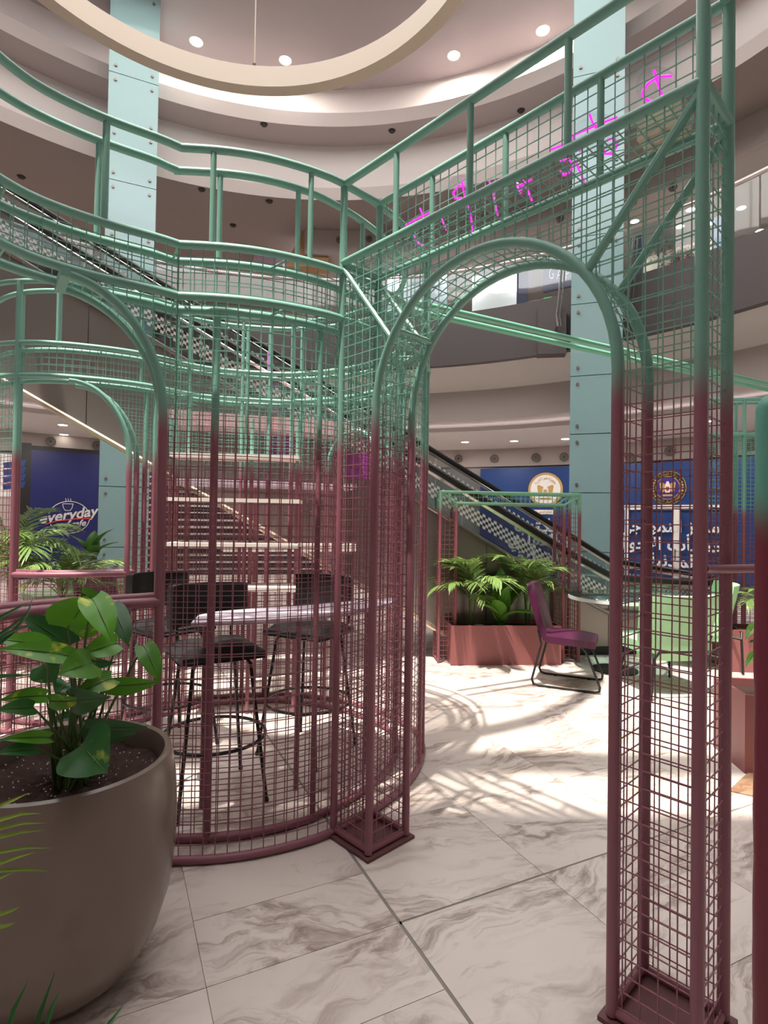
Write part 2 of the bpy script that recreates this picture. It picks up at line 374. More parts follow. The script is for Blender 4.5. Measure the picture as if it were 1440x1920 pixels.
# ================================================================== STRUCTURE
CX, CY = -1.26, 3.97
D2R = math.pi / 180
def ring(name, prof, m, a0=0, a1=360, n=144, parent=None, struct=True, smooth=True):
    mb = MB().lathe(prof, (CX, CY, 0), n, a0 * D2R, a1 * D2R)
    o = mb.build(name, m, parent, smooth=smooth)
    if struct and parent is None: o['kind'] = 'structure'
    return o
MARB = marble('marble_floor')
MARB2 = marble('marble_brown', (176, 146, 120), (140, 108, 86))
GROUT = mat('grout_grey', (140, 132, 128), 0.8, noise=0.05, nscale=30)
slab = MB().prism([(-26, -12, -0.06), (26, -12, -0.06), (26, 30, -0.06), (-26, 30, -0.06)], (0, 0, 0.052)).build('floor', MARB, smooth=False)
tag(slab, kind='structure')
NV, TV = Vector((0.900, 0.436)), Vector((-0.436, 0.900))
def tile(n0, n1, t0, t1, g=(0.0012,) * 4, m=None):
    q = [NV * a + TV * b for a, b in ((n0 + g[0], t0 + g[2]), (n1 - g[1], t0 + g[2]), (n1 - g[1], t1 - g[3]), (n0 + g[0], t1 - g[3]))]
    ctr = (q[0] + q[2]) / 2
    mb = MB().prism([(p.x - ctr.x, p.y - ctr.y, -0.012) for p in q], (0, 0, 0.012))
    o = mb.build('tile', m or MARB, slab, local=True, smooth=False); o.location = (ctr.x, ctr.y, 0)
TW, TH = 0.674, 0.63
for i in range(-8, 12):
    for j in range(-6, 15):
        n0 = 0.966 + TW * i; n1 = n0 + TW; t0 = 1.81 + TH * j; t1 = t0 + TH
        c = NV * (n0 + n1) / 2 + TV * (t0 + t1) / 2
        if not (0.6 < c.y < 8.2 and -0.85 * c.y - 0.8 < c.x < 0.85 * c.y + 0.8): continue
        if abs(c.x - 2.18) < 0.2 and abs(c.y - 3.0) < 0.2: pass
        g = [0.0012] * 4
        if i == 0: g[0] = 0.0065
        if i == -1: g[1] = 0.0065
        if i >= 0 and j == 0: g[2] = 0.0045
        if i >= 0 and j == -1: g[3] = 0.0045
        if i == -1 and j in (0, 1, 2, -1): tile(n0, n1, t0, t0 + TH / 2, g); tile(n0, n1, t0 + TH / 2, t1, g)
        else: tile(n0, n1, t0, t1, g)
gr = MB()
for a, b in ((NV * 0.966 + TV * -1.5, NV * 0.966 + TV * 9), (NV * 0.966 + TV * 1.81, NV * 8 + TV * 1.81)):
    d = (b - a).normalized(); s = Vector((-d.y, d.x)) * 0.008
    gr.prism([(*(a + s), -0.009), (*(a - s), -0.009), (*(b - s), -0.009), (*(b + s), -0.009)], (0, 0, 0.007))
gr.build('movement_joint', GROUT, slab, smooth=False)
# ceiling, coves and gallery edges (concentric round atrium)
ring('ceiling', [(5.7, 10.6), (7.8, 10.6), (7.8, 10.8), (5.7, 10.8), (5.7, 10.6)], CEIL)
ring('trim_1', [(7.8, 10.6), (7.8, 9.4)], WHITEP)
ring('trim_2', [(7.3, 9.63), (7.15, 9.63), (7.15, 9.35), (7.8, 9.35)], WALL, smooth=False)
ring('trim_3', [(7.75, 9.35), (7.75, 7.9)], WHITEP)
ring('trim_4', [(7.25, 8.08), (7.1, 8.08), (7.1, 7.83)], WALL)
ring('trim_5', [(7.1, 7.83), (8.3, 7.83)], SOFF)
ring('trim_6', [(8.2, 7.832), (13.0, 7.83)], SOFF, 94, 352)
ring('trim_7', [(8.25, 7.83), (8.25, 7.30), (8.4, 7.30)], WALL, -8, 94)
ring('trim_8', [(7.44, 5.5), (7.3, 5.5), (7.3, 4.5), (7.45, 4.5)], DARK)
ring('trim_9', [(7.44, 4.50), (8.05, 4.15)], WHITEP)
ring('trim_10', [(8.05, 4.15), (8.05, 3.55), (8.75, 3.55), (8.75, 3.40)], BEIGE)
ring('trim_11', [(8.42, 3.47), (8.42, 3.38), (11.6, 3.38)], WHITEP)
ring('trim_12', [(11.4, 3.38), (11.4, 2.92), (11.5, 2.92)], WALL)
ring('wall_back', [(11.5, 2.95), (11.5, 0.0)], mat('shop_wall_grey', (150, 145, 146), 0.6, noise=0.06, nscale=0.8))
ring('wall_upper', [(13.0, 7.9), (13.0, 5.0)], mat('upper_wall', (150, 130, 122), 0.7, noise=0.12, nscale=0.7))
ring('floor_upper', [(7.44, 5.05), (13.0, 5.05)], mat('upper_floor', (170, 160, 152), 0.5, noise=0.05, nscale=2))
ring('ceiling_upper', [(8.4, 7.30), (13.0, 7.30)], mat('shop_ceiling', (176, 170, 168), 0.7, noise=0.05, nscale=1), -8, 94)
def ringthing(name, label, cat, prof, m, a0=0, a1=360):
    o = MB().lathe(prof, (CX, CY, 0), 84, a0 * D2R, a1 * D2R).build(name, m); return tag(o, label, cat)
def ringtube(R, z, r, a0=0, a1=360, n=140, ns=6):
    return [(CX + R * math.cos((a0 + (a1 - a0) * i / n) * D2R), CY + R * math.sin((a0 + (a1 - a0) * i / n) * D2R), z) for i in range(n + 1)]
for R, z, lb in ((7.5, 9.66, 'pinkish LED strip lighting the topmost round ceiling cove'), (7.45, 8.10, 'pinkish LED strip lighting the lower round ceiling cove'), (8.62, 3.47, 'pinkish LED strip in the cove above the ground floor shops')):
    tag(MB().tube(ringtube(R, z, 0.02), 0.022, 6).build('cove_light', LEDW if z < 5 else LED), lb, 'light strip')
bal = thing('glass_balustrade', 'curved clear glass balustrade with bright metal handrail on the upper gallery', 'balustrade', (CX, CY + 7.36, 5.5))
for k in range(0, 360, 15):
    MB().lathe([(7.36, 5.5), (7.36, 6.30)], (CX, CY, 0), 8, (k + 0.1) * D2R, (k + 14.9) * D2R).build('glass_pane', GLASS, bal)
MB().tube(ringtube(7.36, 6.35, 0), 0.028, 8).build('handrail', mat('bright_handrail', (232, 214, 214), 0.25, metal=0.3, noise=0.02), bal)
# unseen frosted panels over the skylight, added to cut the sun into strips
SUNBLOCK = bpy.data.materials.new('frosted_sun_blocker'); SUNBLOCK.use_nodes = True; _n = SUNBLOCK.node_tree.nodes; _n.clear()
_o = _n.new('ShaderNodeOutputMaterial'); _t = _n.new('ShaderNodeBsdfTranslucent'); _t.inputs[0].default_value = (0.62, 0.60, 0.58, 1); _d = _n.new('ShaderNodeBsdfDiffuse'); _d.inputs[0].default_value = (0.35, 0.34, 0.33, 1)
_x = _n.new('ShaderNodeMixShader'); _x.inputs[0].default_value = 0.3
SUNBLOCK.node_tree.links.new(_t.outputs[0], _x.inputs[1]); SUNBLOCK.node_tree.links.new(_d.outputs[0], _x.inputs[2]); SUNBLOCK.node_tree.links.new(_x.outputs[0], _o.inputs[0])
def sunblocker(y0, y1, x0=-14, x1=12, n='sun_blocker_1'):
    o = MB().sheet([[(x0, y0, 11.0), (x1, y0, 11.0)], [(x0, y1, 11.0), (x1, y1, 11.0)]]).build(n, SUNBLOCK, smooth=False); o['kind'] = 'structure'
KS = 11.0 / 3.0
oy = 0.70 * KS
sunblocker(-2.6, 2.86 - oy); sunblocker(3.26 - oy, 3.60 - oy, n='sun_blocker_2'); sunblocker(6.15 - oy, 11.5, n='sun_blocker_3')
# round vents, downlights, spot heads
VENT = mat('vent_grey', (70, 64, 62), 0.5, noise=0.1, nscale=20)
ORD = ('leftmost', 'second from left', 'third from left', 'fourth from left', 'fifth from left', 'sixth from left', 'seventh from left', 'eighth from left', 'ninth from left', 'tenth from left', 'rightmost')
def ordl(L, i):
    k = sorted(range(len(L)), key=lambda j: (L[j][0], L[j][1])).index(i); return 'rightmost' if k == len(L) - 1 else ORD[k]
def vent(P, nrm, r, label, grp):
    t = thing('round_vent', label, 'vent', P, 0, grp); nn = Vector(nrm).normalized(); e1 = nn.orthogonal().normalized(); e2 = nn.cross(e1); P = Vector(P)
    MB().disc(P, r, nn, 20, 0.02).build('plate', VENT, t)
    for k, q in enumerate((0.95, 0.66, 0.38)):
        MB().tube([P + nn * 0.03 + (e1 * math.cos(a * math.pi / 8) + e2 * math.sin(a * math.pi / 8)) * r * q for a in range(16)], r * 0.07, 5, True).build('louvre_ring', mat('vent_ring', (150, 140, 134), 0.4), t)
def onring(u, v, R):
    """point of the vertical cylinder of radius R seen at a picture point (far side)"""
    r = ray(u, v); a = r.x ** 2 + r.y ** 2; b = -2 * (r.x * CX + r.y * CY); c = CX ** 2 + CY ** 2 - R * R
    t = (-b + math.sqrt(b * b - 4 * a * c)) / (2 * a); return Vector((r.x * t, r.y * t, EYE + r.z * t))
VL = [(95, 828), (182, 835), (793, 862), (860, 860), (927, 860), (1005, 858), (1058, 857), (1182, 858), (1256, 846), (1330, 845), (1405, 835)]
for i, (u, v) in enumerate(VL):
    P = onring(u, v, 11.38); d = Vector((CX - P.x, CY - P.y, 0))
    vent(P, d, 0.115, 'round air vent above the ground floor shops, %s of the row' % ordl(VL, i), 'vents over the ground floor shops')
VU = [(636, 450), (692, 448), (1050, 410), (1187, 380), (1262, 352)]
for i, (u, v) in enumerate(VU):
    P = onring(u, v, 8.24); d = Vector((CX - P.x, CY - P.y, 0))
    vent(P, d, 0.07, 'small round air vent in the upper gallery fascia, %s' % ordl(VU, i), 'vents in the upper fascia')
def downlight(P, r, label, grp, m=DL):
    t = thing('downlight', label, 'light', P, 0, grp); P = Vector(P)
    MB().lathe([(r, 0), (r * 1.25, -0.006), (r * 1.25, 0.0)], (0, 0, 0), 18).build('rim', WHITE, t, local=True)
    MB().disc((0, 0, -0.004), r, (0, 0, 1), 18, 0.003).build('lamp', m, t, local=True)
DT = [(368, 78), (535, 113), (851, 104), (1018, 57)]
for i, (u, v) in enumerate(DT): downlight(atz(u, v, 10.6), 0.105, 'bright round downlight in the top ceiling, %s' % ordl(DT, i), 'downlights in the top ceiling')
DG = [(118, 797), (120, 815), (872, 829), (964, 827), (898, 845), (983, 843), (1060, 823), (1270, 826), (1325, 790), (790, 832)]
for i, (u, v) in enumerate(DG):
    downlight(atz(u, v, 3.38), 0.085, 'small downlight in the ground gallery ceiling, %s' % ordl(DG, i), 'downlights under the gallery')
DS = [(1390, 390), (1275, 425), (1257, 407), (1295, 393), (1425, 433), (1105, 437), (1335, 418), (1190, 415)]
for i, (u, v) in enumerate(DS):
    downlight(atz(u, v, 7.30), 0.07, 'small shop downlight glowing on the upper floor, %s' % ordl(DS, i), 'upper shop downlights')
DK = mat('speaker_dark', (48, 40, 40), 0.6)
DP = [(495, 233, 9.35), (735, 245, 9.35), (378, 355, 7.83), (505, 377, 7.83), (437, 422, 7.83), (40, 331, 7.83), (1249, 105, 9.35), (977, 207, 9.35)]
for i, (u, v, z) in enumerate(DP):
    P = atz(u, v, z); tag(MB().lathe([(0.0, -0.035), (0.05, -0.03), (0.075, 0)], P, 14).build('ceiling_spot', DK), 'small dark recessed spot in the stepped ceiling, %s' % ordl(DP, i), 'spotlight', 'dark recessed spots')
# mint glass clad columns
def column(name, label, u0, u1, Y, dep, rz, joints, group='glass clad columns'):
    a = aty(u0, 960, Y); b = aty(u1, 960, Y); wd = (b - a).length; c = (a + b) / 2
    t = thing(name, label, 'column', (c.x - math.sin(rz) * dep / 2, c.y + math.cos(rz) * dep / 2, 0), rz, group)
    MB().box((0, 0, 5.3), (wd - 0.05, dep - 0.05, 10.6)).build('core', MINTDK, t, local=True, smooth=False)
    zs = [0.0] + joints + [10.6]
    for k in range(len(zs) - 1):
        z0, z1 = zs[k] + 0.006, zs[k + 1] - 0.006
        for sx, sy, w, d in ((0, -dep / 2, wd, 0.014), (wd / 2, 0, 0.014, dep), (-wd / 2, 0, 0.014, dep), (0, dep / 2, wd, 0.014)):
            p = MB().box((sx, sy, (z0 + z1) / 2), (w, d, z1 - z0)).build('glass_panel', MINTG, t, local=True, smooth=False)
            if sy < 0:
                for bx in (-1, 1):
                    for bz in (z0 + 0.12, z1 - 0.12):
                        MB().disc((bx * (wd / 2 - 0.10), -dep / 2 - 0.03, bz), 0.024, (0, 1, 0), 10, 0.03).build('bolt', BOLT, p, local=True)
    return t
def zat(u, v, Y): return aty(u, v, Y).z
column('glass_column', 'mint glass clad column right of the arch, bolted panels', 1070, 1160, 8.5, 0.7, -0.33, [zat(1110, v, 8.5) for v in (1035, 924, 813, 703, 567, 440, 290, 135)])
column('glass_column', 'mint glass clad column on the left behind the curved rails', 190, 275, 9.6, 0.7, 0.42, [zat(240, v, 9.6) for v in (1026, 913, 800, 690, 570, 460, 345, 245, 147)])
# suspended cream ring
cr = thing('ceiling_ring', 'large cream ring hanging from wires below the ceiling', 'light ring', (-1.52, 4.55, 6.9))
MB().lathe([(2.42, 0.0), (2.58, 0.0), (2.58, 0.26), (2.42, 0.26), (2.42, 0.0)], (0, 0, 0), 96).build('ring_body', CREAM, cr, local=True)
for a in (95, 215, 335):
    q = Vector((2.5 * math.cos(a * D2R), 2.5 * math.sin(a * D2R), 0))
    MB().tube([q + Vector((0, 0, 0.26)), q + Vector((0, 0, 4.1))], 0.008, 6).build('suspension_wire', mat('wire_cream', (190, 176, 160), 0.6, noise=0.05), cr, local=True)
    MB().box(q + Vector((0, 0, 0.30)), (0.04, 0.04, 0.08)).build('clip', BLACK, cr, local=True)
# ------------------------------------------------------------------ escalator
EO, EE, EN = Vector((2.53, 6.29)), Vector((-0.991, -0.134)), Vector((-0.134, 0.991))
def ep(q, z, off=0.0):
    p = EO + EE * q + EN * off; return Vector((p.x, p.y, z))
esc = thing('escalator', 'steel escalator with glass sides, black handrails and white checker bands', 'escalator', ep(1.5, 0, 0.6))
def piece(pts):
    def f(q):
        for (a, za), (b, zb) in zip(pts, pts[1:]):
            if a <= q <= b: return za + (zb - za) * (q - a) / (b - a)
        return pts[0][1] if q < pts[0][0] else pts[-1][1]
    return f
HRN = piece([(-1.5, 0.79), (-0.7, 0.82), (-0.25, 0.84), (0.0, 0.89), (0.4, 1.09), (8.2, 5.53)])
HRF = piece([(-2.4, 0.74), (-1.6, 0.78), (-1.2, 0.82), (-0.74, 0.97), (8.2, 6.06)])
SKT = lambda q: HRN(q) - 0.43
BOT = piece([(-1.5, 0.0), (1.42, 0.0), (8.2, 3.82)])
qs = [-1.4, 0.0, 0.4, 1.42, 2.9, 4.4, 5.55, 7.0, 8.2]
for a, b in zip(qs, qs[1:]):
    for off, th in ((0.0, 0.03), (1.35, -0.03)):
        MB().prism([ep(a + 0.004, BOT(a), off), ep(b - 0.004, BOT(b), off), ep(b - 0.004, SKT(b), off), ep(a + 0.004, SKT(a), off)], (*(EN * th), 0)).build('cladding_panel', STEEL, esc, smooth=False)
    if BOT(b) > 0.01:
        MB().prism([ep(a, BOT(a), 0.03), ep(b, BOT(b), 0.03), ep(b, BOT(b), 1.32), ep(a, BOT(a), 1.32)], (0, 0, 0.03)).build('underside_panel', STEELD, esc, smooth=False)
MB().prism([ep(-1.4, 0, -0.012), ep(1.25, 0, -0.012), ep(1.25, 0.09, -0.012), ep(-1.4, 0.09, -0.012)], (*(EN * 0.012), 0)).build('plinth', BLACK, esc, smooth=False)
T(esc, 'edge_trim', [ep(q, SKT(q), -0.01) for q in (-1.4, 0, 0.4, 8.2)], 0.022, STEEL)
T(esc, 'edge_trim', [ep(q, BOT(q), -0.01) for q in (1.42, 8.2)], 0.03, mat('bright_edge', (206, 190, 172), 0.3, metal=0.7, noise=0.03), 8)
for k in range(26):
    q = 0.1 + k * 0.30; z = SKT(q) - 0.16
    MB().box(ep(q, z, 0.675), (0.29, 0.95, 0.16), math.atan2(EE.y, EE.x)).build('step', STEELD, esc, smooth=False)
CHK = checker('checker_film', 31.25)
def uvsheet(name, f0, f1, off, qs, m, parent):
    v = []; fc = []; uvs = []
    for q in qs:
        v += [tuple(ep(q, f0(q), off) - wloc(parent)), tuple(ep(q, f1(q), off) - wloc(parent))]
    for i in range(len(qs) - 1): fc.append((2 * i, 2 * i + 2, 2 * i + 3, 2 * i + 1)); uvs += [(qs[i], 0.002), (qs[i + 1], 0.002), (qs[i + 1], 0.158), (qs[i], 0.158)]
    me = bpy.data.meshes.new(name); me.from_pydata(v, [], fc); l = me.uv_layers.new(name='UVMap')
    for k, c in enumerate(uvs): l.data[k].uv = c
    me.materials.append(m); o = bpy.data.objects.new(name, me); COL.objects.link(o); o.parent = parent; return o
for HR, off, lo, st in ((HRN, 0.0, SKT, -1.3), (HRF, 1.30, lambda q: HRF(q) - 0.75, -2.2)):
    qq = [st + 0.1, -0.7, 0.0, 0.4] + [0.4 + 1.3 * k for k in range(1, 7)]
    hr = T(esc, 'handrail', [ep(st, HR(st) - 0.30, off), ep(st - 0.11, HR(st) - 0.24, off), ep(st - 0.15, HR(st) - 0.14, off), ep(st - 0.10, HR(st) - 0.04, off)] + [ep(q, HR(q), off) for q in (st, -0.74, -0.25, 0.0, 0.2, 0.4, 8.2)], 0.038, BLACK, 8)
    T(esc, 'rail_profile', [ep(q, HR(q) - 0.05, off - 0.01) for q in (st, -0.74, -0.25, 0, 0.4, 8.2)], 0.024, CHROME, 6)
    for a, b in zip(qq, qq[1:]):
        MB().sheet([[ep(a + 0.006, lo(a), off), ep(b - 0.006, lo(b), off)], [ep(a + 0.006, HR(a) - 0.05, off), ep(b - 0.006, HR(b) - 0.05, off)]]).build('glass_pane', GLASSD, esc, smooth=False)
    uvsheet('checker_band', lambda q: HR(q) - 0.31, lambda q: HR(q) - 0.15, off - 0.006, qq, CHK, esc)
# ================================================================== CAGE: arched gateway
GX, GY, GTH, GW = -0.21, 2.6066, -0.80867, 0.2294
GD = Vector((math.cos(GTH), math.sin(GTH))); GN = Vector((-GD.y, GD.x))
SA, SB, SCC, ZM, ZT, SPR = 0.240, 1.303, 1.530, 2.655, 3.028, 1.92
def gp(s, side, z):
    p = Vector((GX, GY)) + GD * s + GN * (GW * side); return Vector((p.x, p.y, z))
gate = thing('arched_gateway', 'large wire arch gateway with two square legs, mint fading to maroon', 'archway', gp(0.77, 0.5, 0))
PR = 0.0172
for s in (0, SCC):
    for sd in (0, 1): T(gate, 'post', [gp(s, sd, 0.02), gp(s, sd, ZT)], PR, CAGE, 12)
RC = (SB - SA) / 2; SM = (SA + SB) / 2
def archpts(sd, n=28, r=0.0):
    return [gp(SM - (RC - r) * math.cos(math.pi * i / n), sd, SPR + (RC - r) * math.sin(math.pi * i / n)) for i in range(n + 1)]
for sd in (0, 1):
    T(gate, 'arch_tube', [gp(SA, sd, 0.02), gp(SA, sd, 1.0)] + archpts(sd) + [gp(SB, sd, 1.0), gp(SB, sd, 0.02)], PR, CAGE, 12)
    T(gate, 'top_rail', [gp(0, sd, ZT), gp(SCC, sd, ZT)], PR, CAGE, 12)
    T(gate, 'middle_rail', [gp(0, sd, ZM), gp(SCC, sd, ZM)], 0.0172, CAGE, 12)
    for s in (0.348, 0.74, 1.134): T(gate, 'upright', [gp(s, sd, ZM), gp(s, sd, ZT)], 0.0125, CAGE, 10)
    a = math.acos((SM - 0.335) / RC); T(gate, 'brace', [gp(0.0, sd, ZM - 0.02), gp(SM - RC * math.cos(a), sd, SPR + RC * math.sin(a))], 0.011, CAGE, 8)
    a = math.acos((1.20 - SM) / RC); T(gate, 'brace', [gp(SCC, sd, ZM - 0.02), gp(SM + RC * math.cos(a), sd, SPR + RC * math.sin(a))], 0.014, CAGE, 8)
for s in (0, SCC):
    T(gate, 'cross_tube', [gp(s, 0, ZT), gp(s, 1, ZT)], 0.018, CAGE, 10); T(gate, 'cross_tube', [gp(s, 0, ZM), gp(s, 1, ZM)], 0.017, CAGE, 10)
a = math.acos((SM - 0.36) / RC); q = (SM - RC * math.cos(a), SPR + RC * math.sin(a))
T(gate, 'cross_tube', [gp(q[0], 0, q[1]), gp(q[0], 1, q[1])], 0.012, CAGE, 8)
BASEP = mat('base_plate_maroon', (104, 62, 66), 0.6, noise=0.2, nscale=25)
for s0, s1 in ((0, SA), (SB, SCC)):
    T(gate, 'base_frame', [gp(s0, 0, 0.03), gp(s1, 0, 0.03), gp(s1, 1, 0.03), gp(s0, 1, 0.03)], 0.014, CAGE, 8, True)
    e = 0.03; pl = [gp(s0 - e, -0.13, 0.002), gp(s1 + e, -0.13, 0.002), gp(s1 + e, 1.13, 0.002), gp(s0 - e, 1.13, 0.002)]
    MB().prism(pl, (0, 0, 0.012)).build('base_plate', BASEP, gate, smooth=False)
def ghole(s, z):
    if s <= SA + 0.001 or s >= SB - 0.001: return False
    return z < SPR + math.sqrt(max(0, RC * RC - (s - SM) ** 2))
for sd in (0, 1):
    o = (sd - 0.5) * 0.03 / GW
    pth = Path([gp(0, sd, 0), gp(SCC, sd, 0)])
    wires(MB(), pth, 0.05, ZM, ghole, True).build('wire_mesh', CAGE, gate, stuff=True)
wires(MB(), Path([gp(0, 1, 0), gp(SCC, 1, 0)]), ZM, ZT, None, True).build('wire_mesh', CAGE, gate, stuff=True)
for s, z1 in ((0, ZM), (SCC, ZM), (SA, SPR), (SB, SPR)):
    wires(MB(), Path([gp(s, 0, 0), gp(s, 1, 0)]), 0.05, z1, None, True).build('wire_mesh', CAGE, gate, stuff=True)
mb = MB()
for i in range(1, 34):
    a = math.pi * i / 34; mb.tube([gp(SM - RC * math.cos(a), k, SPR + RC * math.sin(a)) for k in (0, 1)], WR, 4)
for k in (0.2, 0.4, 0.6, 0.8): mb.tube(archpts(k), WR, 4)
mb.build('wire_mesh', CAGE, gate, stuff=True)
mb = MB()
for i in range(1, 31): mb.tube([gp(SCC * i / 31, 0, ZM), gp(SCC * i / 31, 1, ZM)], WR, 4)
for k in (0.2, 0.4, 0.6, 0.8): mb.tube([gp(0, k, ZM), gp(SCC, k, ZM)], WR, 4)
mb.build('wire_mesh', CAGE, gate, stuff=True)
# thin barrier rail leaving the right leg
T(gate, 'barrier_rail', [gp(SCC, 0.15, 1.335), atz(1345, 1067, 1.33) * 1.0, Vector((1.55, 1.83, 1.325))], 0.0125, CAGE, 10)
# ------------------------------------------------------------------ wavy cage walls
TWALL = 0.162
KP = (-0.888, 2.362)
W1 = smooth2([(-1.56, 1.36), (-1.50, 1.50), (-1.44, 1.64), (-1.385, 1.77), (-1.352, 1.892), (-1.316, 1.995), (-1.262, 2.072), (-1.197, 2.137), (-1.124, 2.197), (-1.042, 2.252), (-0.954, 2.308), KP])
W2 = smooth2([KP, (-0.752, 2.372), (-0.643, 2.390), (-0.534, 2.420), (-0.426, 2.465), (-0.315, 2.525), (-0.212, 2.603), (-0.03, 2.80), (0.135, 3.06), (0.232, 3.33), (0.27, 3.60), (0.235, 3.86), (0.12, 4.10)])
W3 = smooth2([(0.12, 4.10), (-0.12, 4.34), (-0.40, 4.51), (-0.667, 4.60), (-0.842, 4.62), (-1.0, 4.60), (-1.25, 4.55), (-1.476, 4.45), (-1.65, 4.30)])
W4 = smooth2([(-1.65, 4.30), (-1.79, 4.13), (-1.95, 4.02), (-2.15, 3.94), (-2.30, 3.905), (-2.45, 3.91), (-2.60, 3.95), (-2.80, 4.06), (-3.05, 4.28), (-3.25, 4.6)])
LM, LL = 2.612, 2.392
I1, I2 = offset2(W1, TWALL), offset2(W2, TWALL)
KI = Vector((-0.965, 2.520)); I1 = [p for p in I1 if p.x < KI.x - 0.03] + [KI, KI + Vector((0.012, 0.004))]; I2 = [KI - Vector((0.012, 0.0)), KI] + [p for p in I2 if p.x > KI.x + 0.06]
def cagewall(name, label, outer, posts, inner=None, hole_out=None, hole_in=None, base=True, rails=(ZT, LM, LL), zmesh=LM, up_posts=(), jitter=0.0):
    t = thing(name, label, 'cage wall', (*((outer[0] + outer[-1]) / 2), 0))
    Po = Path(outer); Pi = Path(inner or offset2(outer, TWALL))
    for P, hl in ((Po, hole_out), (Pi, hole_in)):
        for z in rails: T(t, 'rail', P.line(z), 0.0175, CAGE, 10)
        if base: T(t, 'base_rail', P.line(0.02), 0.018, CAGE, 10)
        wires(MB(), P, 0.03, zmesh, (None if hl is None else (lambda s, z, hl=hl, P=P: hl(s / P.L, z))), False).build('wire_mesh', CAGE, t, stuff=True)
    for side, s, z0, z1, r in posts:
        P = (Po, Pi)[side]; q = P.at(s * P.L); T(t, 'post', [(q.x, q.y, z0), (q.x, q.y, z1)], r, CAGE, 10)
    n = max(2, int(Po.L / 0.45))
    for i in range(n + 1):
        a = Po.at(Po.L * i / n); b = Pi.at(Pi.L * i / n)
        for z in (LM, LL): T(t, 'spacer', [(a.x, a.y, z), (b.x, b.y, z)], 0.006, CAGE, 6)
    return t, Po, Pi
def frac(P, uv, z):
    g = atz(uv[0], uv[1], z); return P.near(g) / P.L
# 1 near left bay: arched window over a half wall
JF = 1 - 0.05 / Path(W1).L; CF = 1 - 0.42 / Path(W1).L
def archz(f, L):
    x = (f - CF) / (JF - CF)
    return 2.372 if x <= 0 else 1.86 + (2.372 - 1.86) * math.sqrt(max(0, 1 - x * x))
HW = 1.10
L1 = Path(W1).L
def hole1(f, z): return f < JF and HW < z < archz(f, L1)
fa = lambda xs, z: Path(W1).near(atz(xs[0], xs[1], z)) / L1
w1, P1o, P1i = cagewall('curved_cage_wall', 'near left curved cage wall with arched window, behind the big pot', W1,
    [(0, fa((203, 223), ZT), LM, ZT, 0.0135), (1, Path(I1).near(atz(186, 261, ZT)) / Path(I1).L, LM, ZT, 0.0125), (0, 0.32, 0.0, LM, 0.015), (1, 0.32, 0.0, LM, 0.015)], I1, hole1, hole1)
for P in (P1o, P1i):
    pts = [Vector((*P.at(P.L * (JF + 0.0)), z)) for z in (0.02, 0.8, 1.5)] + [Vector((*P.at(P.L * f), archz(f, L1))) for f in [JF - (JF - CF) * (1 - math.cos(math.pi / 2 * k / 16)) for k in range(17)]]
    T(w1, 'arch_tube', pts, 0.019, CAGE, 12)
    T(w1, 'sill_rail', P.line(HW, 0, P.L * JF), 0.0215, CAGE, 10)
mb = MB()
for k in range(0, 18):
    f = JF - (JF - CF) * (1 - math.cos(math.pi / 2 * k / 17)); z = archz(f, L1)
    mb.tube([(*P1o.at(P1o.L * f), z), (*P1i.at(P1i.L * f), z)], WR, 4)
for z in [0.1 * k for k in range(11, 19)]: mb.tube([(*P1o.at(P1o.L * JF), z), (*P1i.at(P1i.L * JF), z)], WR, 4)
for mix in (0.33, 0.66):
    ln = []
    for k in range(17):
        f = JF - (JF - CF) * (1 - math.cos(math.pi / 2 * k / 16)); ln.append(Vector((*P1o.at(P1o.L * f).lerp(P1i.at(P1i.L * f), mix), archz(f, L1))))
    mb.tube(ln, WR, 4)
mb.build('wire_mesh', CAGE, w1, stuff=True)
a, b = P1o.at(P1o.L * CF), P1i.at(P1i.L * CF)
MB().box((*((a + b) / 2), 2.372), (0.035, 0.20, 0.035), math.atan2(b.y - a.y, b.x - a.x) - math.pi / 2).build('end_bar', CAGE, w1)
# 2 near right lobe round to the back
P2 = Path(W2); L2 = P2.L; P2i = Path(I2)
f2 = lambda uv, z: P2.near(atz(uv[0], uv[1], z)) / L2
f2i = lambda uv, z: P2i.near(atz(uv[0], uv[1], z)) / P2i.L
pp = [(0, f2((397, 277), ZT), LM, ZT, 0.0125), (1, f2i((409, 322), ZT), LM, ZT, 0.0125), (0, f2((587, 320), ZT), LM, ZT, 0.0125), (1, f2i((559, 356), ZT), LM, ZT, 0.0125), (1, f2i((674, 414), ZT), LM, ZT, 0.0125),
      (1, f2i((395, 1556), 0.02), 0.0, LL, 0.017), (1, f2i((583, 1526), 0.02), 0.0, LL, 0.0145), (0, f2((602, 1549), 0.02), 0.0, LL, 0.0125),
      (0, 0.66, 0.0, ZT, 0.014), (0, 0.72, 0.0, LM, 0.012), (0, 0.80, 0.0, ZT, 0.014), (1, 0.72, 0.0, LM, 0.014), (1, 0.86, 0.0, ZT, 0.014), (0, 0.99, 0.0, ZT, 0.014)]
w2, P2o, P2i = cagewall('curved_cage_wall', 'tall rounded cage wall in front of the black bar stools', W2, pp, I2)
